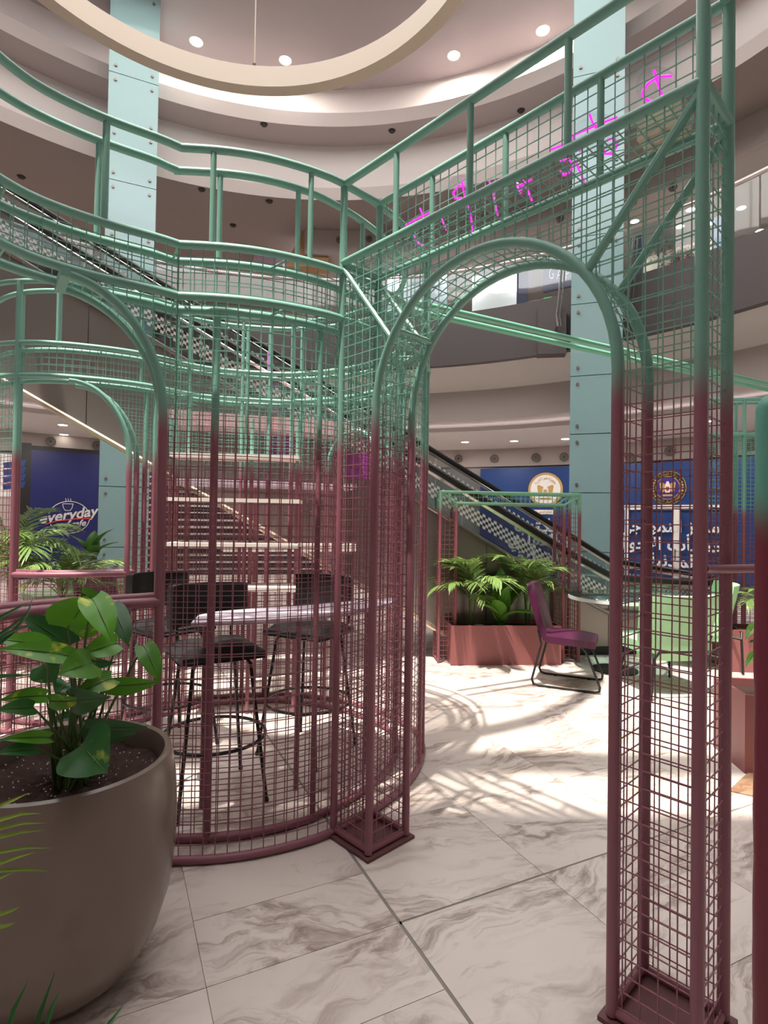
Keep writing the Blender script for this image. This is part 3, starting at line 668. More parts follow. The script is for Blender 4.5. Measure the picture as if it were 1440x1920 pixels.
# 3 far wall with a doorway
P3 = Path(W3); L3 = P3.L
def hole3(f, z):
    s = f * L3
    if 0.10 < s < 0.66: return z < 1.85 + 0.28 * math.sqrt(max(0, 1 - ((s - 0.38) / 0.28) ** 2))
    return False
def f3(u, z=ZT): return min(range(200), key=lambda k: abs(Path.at(P3, L3 * k / 200).x / Path.at(P3, L3 * k / 200).y - ray(u, 800).x / ray(u, 800).y)) / 200
w3, P3o, P3i = cagewall('curved_cage_wall', 'far curved cage wall behind the white shelves', W3,
    [(s, f3(u), 0.0, ZT, r) for s, u, r in ((0, 565, 0.017), (1, 553, 0.015), (0, 463, 0.017), (1, 450, 0.014), (0, 505, 0.02), (0, 400, 0.014), (1, 340, 0.014), (0, 330, 0.014))], None, hole3, hole3)
for P in (P3o, P3i):
    k = P.L / L3; c = 0.38
    T(w3, 'arch_tube', [(*P.at(k * (c - 0.28)), 0.02)] + [(*P.at(k * (c - 0.28 * math.cos(math.pi * i / 14))), 1.85 + 0.28 * math.sin(math.pi * i / 14)) for i in range(15)] + [(*P.at(k * (c + 0.28)), 0.02)], 0.016, CAGE, 10)
# 4 far left bay with arched window
P4 = Path(W4); L4 = P4.L
def f4(u): return min(range(400), key=lambda k: abs(Path.at(P4, L4 * k / 400).x / Path.at(P4, L4 * k / 400).y - ray(u, 800).x / ray(u, 800).y)) / 400
J4, C4, E4 = f4(258), f4(140), f4(36)
P4i_ = Path(offset2(W4, TWALL))
def f4i(u): return min(range(400), key=lambda k: abs(P4i_.at(P4i_.L * k / 400).x / P4i_.at(P4i_.L * k / 400).y - ray(u, 800).x / ray(u, 800).y)) / 400
J4i, E4i = f4i(244), f4i(30)
def archz4(f):
    x = (C4 - f) / (C4 - J4); return 2.37 if x <= 0 else 1.84 + 0.53 * math.sqrt(max(0, 1 - x * x))
def hole4(f, z): return J4 < f < E4 and 1.06 < z < archz4(f)
C4i = f4i(128)
def archz4i(f):
    x = (C4i - f) / (C4i - J4i); return 2.37 if x <= 0 else 1.84 + 0.53 * math.sqrt(max(0, 1 - x * x))
def hole4i(f, z): return J4i < f < E4i and 1.06 < z < archz4i(f)
w4, P4o, P4i = cagewall('curved_cage_wall', 'far left cage wall with arched window before the palms', W4,
    [(0, E4, 0.0, ZT, 0.017), (1, E4i, 0.0, ZT, 0.019), (0, f4(107), LM, ZT, 0.013), (1, f4(120), LM, ZT, 0.013), (0, f4(262), LL, ZT, 0.013), (0, J4 - 0.03, 0.0, LL, 0.016), (1, J4 - 0.035, 0.0, LL, 0.014)], None, hole4, hole4i)
for P, j4, c4, e4, az in ((P4o, J4, C4, E4, archz4), (P4i, J4i, C4i, E4i, archz4i)):
    T(w4, 'arch_tube', [(*P.at(P.L * j4), 0.02), (*P.at(P.L * j4), 1.2)] + [(*P.at(P.L * f), az(f)) for f in [j4 + (c4 - j4) * (1 - math.cos(math.pi / 2 * k / 14)) for k in range(15)]], 0.019, CAGE, 10)
    T(w4, 'sill_rail', P.line(1.055, P.L * j4, P.L * e4), 0.02, CAGE, 10)
# long twin beam and far right cage
bm = thing('roof_beam', 'pair of long mint tubes spanning from the rounded cage to the far right cage', 'beam', (2.2, 5.1, ZT))
a, b = atz(780, 568, ZT), atz(1440, 720, ZT); d = (b - a).normalized(); s = Vector((-d.y, d.x, 0)) * 0.14
MINTT = mat('mint_tube', (118, 182, 156), 0.42, noise=0.04, nscale=12)
T(bm, 'tube', [a, b + d * 1.2], 0.024, MINTT, 10); T(bm, 'tube', [a + s, b + s + d * 1.2], 0.024, MINTT, 10)
fc = thing('tall_cage_panel', 'tall mint and maroon wire cage at the far right edge', 'cage wall', aty(1380, 1000, 6.6) * Vector((1, 1, 0)) if False else (4.2, 6.6, 0))
q0 = aty(1325, 960, 6.75); q1 = Vector((6.0, 6.5, 0)); dd = (Vector((q1.x, q1.y, 0)) - Vector((q0.x, q0.y, 0))).normalized(); nn = Vector((-dd.y, dd.x, 0))
for k in (0, 1):
    A = Vector((q0.x, q0.y, 0)) + nn * 0.2 * k; B = Vector((q1.x, q1.y, 0)) + nn * 0.2 * k
    for z in (2.98, 2.56): T(fc, 'rail', [A + Vector((0, 0, z)), B + Vector((0, 0, z))], 0.022, CAGE_FAR, 8)
    for s in (0.0, 0.42, 0.9, 1.4): T(fc, 'post', [A + dd * s, A + dd * s + Vector((0, 0, 2.98))], 0.02, CAGE_FAR, 8)
    wires(MB(), Path([A, B]), 0.03, 2.56, None, True, r=0.0042).build('wire_mesh', CAGE_FAR, fc, stuff=True)
T(fc, 'tie', [Vector((q0.x, q0.y, 2.98)), Vector((q0.x, q0.y, 2.98)) + nn * 0.2], 0.016, CAGE_FAR); T(fc, 'tie', [Vector((q0.x, q0.y, 2.56)), Vector((q0.x, q0.y, 2.56)) + nn * 0.2], 0.016, CAGE_FAR)
# near post at the right edge, wrapped, rounded top
fp = aty(1447, 960, 0.95)
npst = thing('padded_post', 'thick padded post at the right edge, mint above and maroon below', 'post', (fp.x, fp.y, 0))
PAD = paint('pad_paint', 1.475, 0.06, lo=(120, 44, 60), hi=(98, 164, 148))
mb = MB(); zz = [0.01 + 0.04 * k for k in range(42)]
mb.lathe([(0.0, 0.0)] + [(0.0245 + 0.0010 * math.sin(z * 37) * math.sin(z * 11 + 1), z) for z in zz] + [(0.022, 1.66), (0.014, 1.672), (0.0, 1.675)], (0, 0, 0), 20)
mb.build('padding', PAD, npst, local=True)
MB().lathe([(0, 0), (0.06, 0), (0.06, 0.008), (0.03, 0.012)], (0, 0, 0), 20).build('foot_plate', CAGE, npst, local=True)
# ------------------------------------------------------------------ neon sign on the gateway's rear face
NEON = mat('neon_magenta', (255, 40, 230), 0.4, emit=(255, 40, 225), estr=1.0)
ACR = glass('acrylic_clear', (244, 240, 246), 0.10, 0.08)
neon = thing('neon_sign', 'magenta neon script sign on clear acrylic behind the arch top rails', 'neon sign', gp(0.8, 1.25, 2.55))
def nf(x, y, k=1.18):
    """crop pixel -> plane parallel to the gateway's rear face"""
    u, v = 700 + x / 2.3226, 60 + y / 2.3226; o = Vector((GX, GY)) + GN * (GW * k); r = ray(u, v)
    det = r.x * -GD.y + r.y * GD.x; t = (o.x * -GD.y + o.y * GD.x) / det
    return Vector((r.x * t, r.y * t, EYE + r.z * t))
strokes = [[(1300, 190), (1240, 195), (1195, 225), (1172, 262), (1178, 290), (1215, 303), (1245, 290), (1262, 270)], [(1222, 168), (1240, 225), (1260, 285)], [(865, 452), (920, 428), (990, 398), (1062, 370)], [(942, 358), (955, 395), (980, 432)], [(868, 450), (880, 490), (900, 520)], [(1018, 470), (1050, 462), (1062, 495), (1040, 530), (1010, 530), (1000, 505)],
           [(772, 512), (800, 502), (832, 488)], [(812, 565), (850, 552), (872, 580), (852, 612), (828, 622), (812, 600)], [(880, 560), (900, 610), (920, 655)], [(690, 640), (640, 668), (620, 655), (640, 700), (655, 650), (690, 735)], [(505, 650), (520, 690), (528, 740), (542, 798)], [(385, 640), (392, 690), (402, 735)], [(400, 672), (370, 668), (348, 700), (356, 725), (385, 722)],
           [(412, 752), (424, 800), (432, 860), (430, 888), (402, 890)], [(140, 842), (180, 818), (245, 786)], [(203, 768), (215, 800), (225, 838)], [(292, 780), (300, 820), (318, 862)], [(262, 862), (250, 890), (258, 920)], [(180, 890), (196, 920), (215, 930)]]
for st in strokes:
    P = [nf(x, y) for x, y in st]
    sm = []
    for i in range(len(P) - 1):
        for k in range(3): sm.append(P[i].lerp(P[i + 1], k / 3))
    sm.append(P[-1]); MB().tube(sm, 0.004, 6).build('neon_tube', NEON, neon)
for cxp, cyp, rx, ry in ((1235, 240, 95, 95), (965, 440, 110, 95), (830, 570, 70, 80), (650, 690, 70, 70), (385, 690, 65, 70), (420, 820, 50, 90), (200, 810, 85, 60), (220, 900, 80, 50)):
    MB().sheet([[nf(cxp, cyp, 1.21)] * 13, [nf(cxp + rx * math.cos(i * math.pi / 6), cyp + ry * math.sin(i * math.pi / 6), 1.21) for i in range(13)]]).build('acrylic_backing', ACR, neon)
t = thing('power_box', 'small cream labelled power box sitting on the gateway deck', 'box', gp(1.37, 0.72, ZM + 0.003), GTH)
MB().box((0, 0, 0.045), (0.13, 0.09, 0.085)).build('case', CREAM, t, local=True, smooth=False)
MB().box((0, -0.046, 0.045), (0.08, 0.003, 0.045)).build('paper_label', mat('label_paper', (226, 220, 196), 0.7, noise=0.06, nscale=90), t, local=True, smooth=False)
# ================================================================== OBJECTS
# ------------------------------------------------------------------ plants
LEAFB = leafmat('pothos_leaf', (84, 146, 30), (200, 204, 74), 0.40, 20.0)
LEAFD = leafmat('pothos_leaf_dark', (48, 100, 46), (150, 170, 80), 0.30, 20.0)
PALM = leafmat('palm_leaf', (112, 140, 74), (184, 190, 130), 0.5, 9.0)
PALMN = leafmat('palm_leaf_near', (122, 146, 34), (150, 170, 60), 0.3, 9.0)
BROAD = leafmat('broad_leaf', (96, 150, 52), (160, 180, 90), 0.35, 10.0)
RUB = leafmat('rubber_leaf', (84, 136, 56), (104, 146, 74), 0.3, 6.0)
def leafgrid(B, Tp, side, width, nrm, droop=0.0, fold=0.15, heart=True, nl=14, nw=6, wave=0.0):
    """leaf blade from base B to tip Tp; returns rows of points"""
    B, Tp = Vector(B), Vector(Tp); L = (Tp - B).length; ax = (Tp - B) / L; rows = []
    for i in range(nl + 1):
        t = i / nl
        if heart: w = width * 0.5 * (math.sin(math.pi * min(1, (t * 0.93 + 0.07)) ** 0.60)) ** 0.8 * min(1, (1 - t) / 0.22 + 0.02) ** 0.35 if t < 1 else 0.0
        else: w = width * 0.5 * (math.sin(math.pi * (0.04 + 0.96 * t) ** 0.85)) ** 0.8 if t < 1 else 0.0
        w = max(w, 0.0012); row = []
        bend = nrm * (droop * L * (4 * t * (1 - t))) 
        for j in range(nw + 1):
            x = (j / nw - 0.5) * 2; back = -ax * (0.10 * L * abs(x) ** 1.5 * (1 - t) ** 4 if heart else 0)
            row.append(B + ax * (L * t) + side * (x * w) + nrm * (abs(x) * w * fold + wave * w * math.sin(t * 9 + x * 2)) + bend + back)
        rows.append(row)
    return rows
def pxleaf(parent, b, t, wpx, Y0, Y1, m, roll=0.0, droop=0.05, fold=0.2, name='leaf', heart=True, org=(0, 1080), sc=4.0, stem=None):
    bu, bv = org[0] + b[0] / sc, org[1] + b[1] / sc; tu, tv = org[0] + t[0] / sc, org[1] + t[1] / sc
    B = aty(bu, bv, Y0); P = aty(tu, tv, Y1); ax = (P - B).normalized(); vw = ((B + P) / 2 - Vector((0, 0, EYE))).normalized()
    sd = ax.cross(vw).normalized(); nr = sd.cross(ax).normalized()
    if nr.dot(vw) > 0: nr = -nr
    q = Matrix.Rotation(roll, 3, ax); sd = q @ sd; nr = q @ nr
    wd = wpx / sc * (Y0 + Y1) / 2 / F / max(0.35, math.cos(roll))
    o = MB().sheet(leafgrid(B, P, sd, wd, nr, droop, fold, heart, wave=0.05)).build(name, m, parent)
    MB().tube([B.lerp(P, k / 6) + nr * (droop * (P - B).length * 4 * (k / 6) * (1 - k / 6) + 0.001) for k in range(7)], [0.0022, 0.002, 0.0018, 0.0015, 0.0012, 0.0008, 0.0004], 5).build('midrib', STEM, o)
    if stem is not None:
        S = Vector(stem); mid = S.lerp(B, 0.55) + Vector((0, 0, 0.06 * (B - S).length)); pts = []
        for k in range(9):
            tt = k / 8; pts.append(S * (1 - tt) ** 2 + mid * 2 * tt * (1 - tt) + B * tt * tt)
        MB().tube(pts, [0.006 - 0.0035 * k / 8 for k in range(9)], 6).build('leaf_stalk', STEM, parent)
    return o
def frondmesh(L, n, lw, ll, arch=0.5, vee=0.35, rows_tip=0.35):
    mb = MB(); pts = []
    for k in range(13):
        t = k / 12; pts.append(Vector((0, L * (math.sin(t * arch * 1.2) / max(0.2, math.sin(arch * 1.2))), L * (0.75 * t - arch * 0.9 * t * t))))
    mb.tube(pts, [0.006 - 0.005 * k / 12 for k in range(13)], 5)
    for k in range(n):
        t = 0.22 + 0.78 * k / (n - 1); i = min(11, int(t * 12)); c = pts[i].lerp(pts[i + 1], t * 12 - i) if i < 12 else pts[12]
        tg = (pts[min(12, i + 1)] - pts[i]).normalized()
        l = ll * (math.sin(math.pi * (0.12 + 0.80 * (t - 0.2))) ** 0.7) * (1 if k < n - 1 else 0.7)
        for sx in (-1, 1):
            d = (Vector((sx, 0, 0)) * math.cos(0.55 + 0.5 * t) + tg * math.sin(0.55 + 0.5 * t) + Vector((0, 0, vee * 0.35 - 0.3 * random.random()))).normalized()
            up = Vector((0, 0, 1)) - d * d.z; s = d.cross(up).normalized(); dn = Vector((0, 0, -0.25 * l))
            e = [c, c + d * l * 0.35 + dn * 0.1, c + d * l * 0.7 + dn * 0.4, c + d * l + dn]
            ww = [0.35, 1.0, 0.75, 0.05]
            mb.sheet([[e[j] - s * lw * ww[j] * 0.5, e[j] + s * lw * ww[j] * 0.5] for j in range(4)])
    return mb
FM = {}
def frond(parent, base, az, tilt, L, n=15, lw=0.02, ll=0.2, arch=0.6, m=PALM, key='a'):
    k = (key, n)
    if k not in FM:
        o = frondmesh(1.0, n, lw, ll, arch).build('frond', m, parent, local=True); FM[k] = o.data
    else:
        o = bpy.data.objects.new('frond', FM[k]); COL.objects.link(o); o.parent = parent
    o.location = Vector(base) - wloc(parent) if parent.rotation_euler.z == 0 else base
    o.rotation_euler = (tilt, 0, az); o.scale = (L, L, L); return o
def palm(name, label, loc, nf, h, L, m, key, seed, group=None, lw=0.028, ll=0.34, leanmax=0.5):
    random.seed(seed); t = thing(name, label, 'plant', loc, 0, group)
    for k in range(3):
        a = k * 2.1; MB().tube([(0.02 * math.cos(a), 0.02 * math.sin(a), -0.02), (0.03 * math.cos(a), 0.03 * math.sin(a), h * 0.5), (0.05 * math.cos(a), 0.05 * math.sin(a), h)], [0.012, 0.01, 0.007], 6).build('trunk', STEM, t, local=True)
    for k in range(nf):
        az = 2 * math.pi * k / nf * 1.618 * 1.0 + random.uniform(-.3, .3)
        frond(t, Vector(loc) + Vector((0, 0, h * random.uniform(0.55, 1.0))), az, random.uniform(0.05, leanmax), L * random.uniform(0.75, 1.1), 18, lw, ll, 0.7, m, key)
    return t
def broad(name, label, loc, leaves, m, group=None):
    t = thing(name, label, 'plant', loc, 0, group)
    for az, el, L, wd, z0 in leaves:
        d = Vector((math.cos(az) * math.cos(el), math.sin(az) * math.cos(el), math.sin(el))); B = Vector((0.015 * math.cos(az), 0.015 * math.sin(az), z0))
        sd = d.cross(Vector((0, 0, 1))).normalized() if abs(d.z) < 0.98 else Vector((1, 0, 0)); nr = sd.cross(d).normalized()
        o = MB().sheet(leafgrid(B, B + d * L, sd, wd, nr, 0.12, 0.28, False, 10, 4)).build('leaf', m, t, local=True)
        MB().tube([B.lerp(B + d * L, k / 5) + nr * (0.12 * L * 4 * (k / 5) * (1 - k / 5) + 0.002) for k in range(6)], [0.005, 0.004, 0.003, 0.0025, 0.002, 0.001], 5).build('midrib', STEM, o, local=True)
    MB().tube([(0, 0, -0.02), (0, 0, max(l[4] for l in leaves) + 0.02)], [0.018, 0.012], 7).build('stem', STEM, t, local=True)
    return t
# ------------------------------------------------------------------ big foreground pot
PY = 1.80; pc = aty(117, 1500, PY); POT = Vector((pc.x, PY, 0))
pot = thing('plant_pot', 'large glossy taupe pot at the left holding variegated leaves', 'pot', POT)
MB().lathe([(0.0000, 0.002), (0.1623, 0.002), (0.2053, 0.012), (0.2531, 0.06), (0.2960, 0.14), (0.3266, 0.24), (0.3419, 0.36), (0.3457, 0.46), (0.3400, 0.58), (0.3276, 0.668), (0.3228, 0.684), (0.3132, 0.690), (0.3018, 0.684), (0.2980, 0.66), (0.3037, 0.60), (0.3056, 0.55)], (0, 0, 0), 72).build('body', POTM, pot, local=True)
mb = MB(); rows = []
for i in range(9):
    r = 0.304 * i / 8; rows.append([(r * math.cos(a * math.pi / 24), r * math.sin(a * math.pi / 24), 0.605 + 0.012 * math.sin(a * 1.7 + i) * (i > 0)) for a in range(49)])
mb.sheet(rows).build('soil', SOIL, pot, local=True)
pm = MB(); random.seed(3)
for k in range(170):
    r = 0.287 * math.sqrt(random.random()); a = random.uniform(0, 6.283); z = 0.614; s = random.uniform(0.0015, 0.0034)
    pm.box((r * math.cos(a), r * math.sin(a), z + s / 2), (s, s, s * 0.8), a)
pm.build('perlite_grains', PERL, pot, local=True, smooth=False, stuff=True)
pl = thing('pothos_plant', 'variegated green leafy plant growing in the large taupe pot', 'plant', POT + Vector((0, 0, 0.60)))
SO = lambda k: POT + Vector((0.05 * math.cos(k * 2.4) + 0.03, 0.05 * math.sin(k * 2.4), 0.60))
LV = [((505, 392), (660, 150), 290, 1.70, 1.74, LEAFB, 0.15), ((690, 170), (838, 492), 175, 1.68, 1.62, LEAFB, -0.3), ((612, 130), (838, 222), 100, 1.80, 1.84, LEAFB, 0.5), ((520, 528), (145, 288), 165, 1.75, 1.66, LEAFD, 0.4), ((345, 530), (-30, 480), 120, 1.60, 1.52, LEAFB, 0.5), ((515, 600), (-20, 548), 118, 1.58, 1.50, LEAFB, 0.45),
      ((880, 505), (590, 605), 130, 1.78, 1.72, LEAFB, 0.4), ((835, 228), (965, 535), 125, 1.86, 1.80, LEAFD, -0.4), ((690, 650), (430, 745), 190, 1.62, 1.52, LEAFB, 0.3), ((640, 618), (865, 650), 70, 1.70, 1.66, LEAFD, 0.7), ((1078, 525), (1195, 800), 120, 1.86, 1.82, LEAFB, -0.3), ((815, 822), (1200, 792), 100, 1.78, 1.84, LEAFB, 0.4), ((840, 770), (545, 900), 120, 1.66, 1.56, LEAFB, 0.4),
      ((380, 935), (640, 925), 90, 1.60, 1.56, LEAFB, 0.4), ((545, 930), (830, 905), 150, 1.58, 1.52, LEAFD, 0.3), ((345, 900), (-20, 935), 90, 1.62, 1.5, LEAFB, 0.4), ((250, 990), (-40, 1010), 95, 1.56, 1.46, LEAFD, 0.4), ((650, 1132), (1105, 1130), 110, 1.66, 1.74, LEAFD, 0.4), ((800, 1215), (1030, 1172), 50, 1.74, 1.80, LEAFD, 0.5), ((610, 1268), (808, 1478), 330, 1.58, 1.50, LEAFD, 0.1),
      ((370, 1215), (-10, 1230), 75, 1.58, 1.48, LEAFB, 0.4), ((270, 1292), (-40, 1335), 85, 1.56, 1.46, LEAFD, 0.4), ((330, 660), (420, 800), 170, 1.72, 1.70, LEAFD, 0.3), ((640, 1020), (330, 1110), 60, 1.84, 1.8, LEAFD, 0.4), ((300, 400), (340, 480), 100, 1.84, 1.82, LEAFD, 0.2), ((500, 800), (420, 900), 120, 1.80, 1.76, LEAFD, 0.2)]
for i, (b, t, wp, y0, y1, m, rl) in enumerate(LV): pxleaf(pl, b, t, wp * 1.32, y0, y1, m, rl, 0.07, 0.18, stem=SO(i))
# near palm whose leaflets reach into the frame from the left
np_ = thing('areca_palm', 'out-of-frame palm whose thin yellow-green leaflets reach in at the lower left', 'plant', (-0.92, 0.95, 0))
def blade(P, wd, m, name='leaflet'):
    P = [Vector(p) for p in P]; rows = []
    for i, p in enumerate(P):
        t = i / (len(P) - 1); d = (P[min(i + 1, len(P) - 1)] - P[max(0, i - 1)]).normalized(); vw = (p - Vector((0, 0, EYE))).normalized(); s = d.cross(vw).normalized(); w = wd * (1 - t) ** 0.6 * (0.5 + 0.5 * min(1, t * 6)) + 0.0004
        rows.append([p - s * w / 2, p + (s.cross(d)) * w * 0.2, p + s * w / 2])
    MB().sheet(rows).build(name, m, np_)
def pb(pts, Y, wd, m): blade([aty(u, v, Y + 0.02 * i) for i, (u, v) in enumerate(pts)], wd, m)
for pts in ([(-60, 1555), (-10, 1515), (25, 1500), (53, 1487)], [(-70, 1560), (0, 1537), (40, 1526), (77, 1525)], [(-60, 1575), (0, 1553), (45, 1543), (88, 1543)], [(-60, 1590), (0, 1569), (40, 1560), (82, 1557)], [(-60, 1605), (0, 1597), (50, 1589), (97, 1590)], [(-60, 1645), (0, 1618), (35, 1606), (66, 1598)], [(-60, 1632), (0, 1632), (50, 1630), (92, 1633)], [(-40, 1660), (-5, 1648), (25, 1635)], [(-50, 1730), (0, 1714), (20, 1708), (38, 1700)], [(-50, 1755), (0, 1738), (15, 1735), (29, 1729)]):
    pb(pts, 0.92, 0.008, PALMN)
for pts in ([(10, 1960), (25, 1895), (52, 1840)], [(55, 1970), (75, 1900), (103, 1822)], [(75, 1970), (95, 1895), (112, 1858)], [(180, 1960), (205, 1920), (231, 1884)]): pb(pts, 0.80, 0.009, LEAFD)
for pts in ([(-60, 1240), (0, 1205), (30, 1180), (52, 1150), (62, 1120)], [(-60, 1215), (0, 1190), (25, 1172), (58, 1145)], [(-60, 1230), (0, 1195), (30, 1180), (65, 1172)], [(-60, 1280), (0, 1268), (35, 1266), (60, 1266)], [(-60, 1180), (0, 1158), (30, 1142), (55, 1128)]): pb(pts, 0.75, 0.007, LEAFD)
T(np_, 'rachis', [(-0.92, 0.95, 0.0), (-0.90, 0.95, 0.4), (-0.80, 0.93, 0.9), aty(-70, 1600, 0.92), aty(-75, 1740, 0.92)][:3] + [aty(-60, 1240, 0.75)], 0.006, STEM, 6)
T(np_, 'rachis', [(-0.90, 0.95, 0.0), aty(-62, 1760, 0.92), aty(-60, 1640, 0.92), aty(-64, 1550, 0.92)], 0.005, STEM, 6)
T(np_, 'rachis', [(-0.86, 0.93, 0.0), aty(10, 1990, 0.80), aty(190, 1985, 0.80)], 0.005, STEM, 6)
# ------------------------------------------------------------------ bar counter, stools, shelves inside the cage
ctr = thing('bar_counter', 'narrow pale lilac curved bar counter behind the cage wires', 'counter', (-0.5, 2.75, 0))
LILAC = mat('lilac_laminate', (206, 192, 206), 0.4, noise=0.03, nscale=8)
out = [atz(u, v, 0.962) for u, v in [(358, 1168), (420, 1165), (500, 1162), (580, 1156), (650, 1148), (700, 1139), (735, 1130), (748, 1122), (715, 1120), (650, 1128), (560, 1136), (470, 1141), (410, 1146), (372, 1153)]]
MB().prism(out, (0, 0, -0.02)).build('counter_top', LILAC, ctr, smooth=False)
for u, v in ((385, 1160), (560, 1150), (690, 1135)):
    p = atz(u, v - 6, 0.962); T(ctr, 'bracket_leg', [(p.x, p.y, 0.0), (p.x, p.y, 0.942)], 0.012, CAGE, 8)
def stool(name, label):
    t = thing(name, label, 'stool', (0, 0, 0), 0, 'black bar stools in the cage')
    rows = []
    for i in range(9):
        y = -0.20 + 0.05 * i; rows.append([])
        for j in range(9):
            x = -0.22 + 0.055 * j; k = max(abs(x) / 0.22, abs(y) / 0.20); rows[-1].append((x * (0.97 if abs(y) > 0.18 else 1), y * (0.97 if abs(x) > 0.2 else 1), 0.782 + 0.022 * (1 - k ** 4) - (0.035 if k > 0.98 else 0)))
    mb = MB().sheet(rows); mb.sheet([[(p[0], p[1], 0.735) for p in r] for r in rows])
    mb.box((0, 0, 0.752), (0.425, 0.385, 0.034)); mb.build('seat', BLEATH, t, local=True)
    br = []
    for z, k in ((0.86, 0.0), (0.88, 0.02), (0.98, 0.022), (1.07, 0.022), (1.09, 0.0)):
        br.append([(0.24 * math.sin(a), 0.05 + 0.19 * math.cos(a) + k, z) for a in [-1.15 + 2.3 * i / 12 for i in range(13)]])
    bi = [[(p[0] * 0.9, p[1] - 0.03 - (0.012 if 0 < i < 4 else 0), p[2]) for p in r] for i, r in enumerate(br)]
    mb = MB().sheet(br).sheet(bi).sheet([br[0], bi[0]]).sheet([br[-1], bi[-1]]); mb.sheet([[r[0] for r in br], [r[0] for r in bi]]); mb.sheet([[r[-1] for r in br], [r[-1] for r in bi]]); mb.build('backrest', BLEATH, t, local=True)
    for a in (45, 135, 225, 315):
        ca, sa = math.cos(a * D2R), math.sin(a * D2R)
        lg = T(t, 'leg', [(0.10 * ca, 0.10 * sa, 0.735), (0.18 * ca, 0.18 * sa, 0.73), (0.205 * ca, 0.205 * sa, 0.70), (0.31 * ca, 0.31 * sa, 0.008)], 0.0095, BLACK, 8, False, True)
        MB().lathe([(0, 0), (0.012, 0), (0.012, 0.02), (0, 0.02)], (0.31 * ca, 0.31 * sa, 0), 8).build('foot_cap', BLACK, lg, local=True)
    T(t, 'foot_ring', [(0.268 * math.cos(a * math.pi / 20), 0.268 * math.sin(a * math.pi / 20), 0.315) for a in range(40)], 0.009, BLACK, 8, True, True)
    for sx in (-1, 1): T(t, 'back_strut', [(sx * 0.14, 0.12, 0.74), (sx * 0.15, 0.225, 0.78), (sx * 0.15, 0.235, 0.95)], 0.008, BLACK, 6, False, True)
    return t
s1 = stool('bar_stool', 'nearest black leather bar stool with round foot ring'); s1.location = (-0.88, 2.97, 0); s1.rotation_euler = (0, 0, 0.55)
for (x, y, rz, lb) in ((-0.46, 3.56, -0.5, 'black bar stool right of the nearest stool, behind the lilac counter'), (-1.36, 3.60, 0.9, 'farthest black bar stool, on the left inside the cage')):
    c = copytree(s1); c.location = (x, y, 0); c.rotation_euler = (0, 0, rz); c['label'] = lb
shf = thing('display_shelves', 'white and pink tiered shelf boards before the far cage wall', 'shelf', (-1.05, 4.1, 0))
def board(u0, v0, u1, v1, Y0, Y1, dep, th, m):
    a, b = aty(u0, v0, Y0), aty(u1, v1, Y1); d = (b - a); d.z = 0; n = Vector((-d.y, d.x, 0)).normalized() * dep; b.z = a.z
    MB().prism([a, b, b + n, a + n], (0, 0, -th)).build('board', m, shf, smooth=False)
board(318, 848, 560, 853, 4.00, 4.08, 0.26, 0.028, SHELF); board(310, 932, 562, 935, 4.00, 4.06, 0.26, 0.028, SHELF)
board(310, 1017, 558, 1018, 4.00, 4.04, 0.28, 0.03, SHELF); board(310, 1099, 600, 1102, 3.98, 4.0, 0.30, 0.03, SHELF)
for u in (318, 470, 556):
    p = aty(u, 960, 4.2); T(shf, 'upright', [(p.x, p.y, 0), (p.x, p.y, 2.2)], 0.014, CAGE, 8)
ksk = thing('kiosk', 'pink kiosk counter with deep fascia behind the far cage wall', 'kiosk', (-1.1, 5.2, 0))
def kboard(u0, v0, u1, v1, Y0, Y1, dep, th, m, nm):
    a, b = aty(u0, v0, Y0), aty(u1, v1, Y1); d = b - a; d.z = 0; n = Vector((-d.y, d.x, 0)).normalized() * dep; b.z = a.z
    MB().prism([a, b, b + n, a + n], (0, 0, -th)).build(nm, m, ksk, smooth=False)
kboard(300, 766, 668, 806, 4.80, 5.35, 0.35, 0.13, PINK, 'fascia'); kboard(300, 895, 668, 914, 4.80, 5.30, 0.35, 0.05, LILAC, 'counter'); kboard(420, 1020, 668, 1022, 4.88, 5.30, 0.3, 0.07, SHELF, 'lower_shelf')
for u in (330, 480, 640):
    p = aty(u, 960, 5.28); T(ksk, 'upright', [(p.x, p.y, 0), (p.x, p.y, 2.35)], 0.025, CAGE, 8)
MAG = mat('magenta_panel', (150, 60, 150), 0.5, noise=0.1, nscale=5)
p = aty(525, 835, 5.45); MB().box((p.x, p.y, p.z), (0.28, 0.02, 0.32)).build('sign_panel', MAG, ksk, smooth=False)
p = aty(660, 875, 5.5); MB().box((p.x, p.y, p.z), (0.36, 0.02, 0.26)).build('sign_panel', MAG, ksk, smooth=False)
nt_ = aty(505, 660, 5.2); nb_ = aty(505, 750, 5.2)
tag(MB().tube([nt_, nb_], 0.018, 8).build('neon_bar', NEON), 'short vertical magenta neon bar above the pink kiosk', 'neon sign')
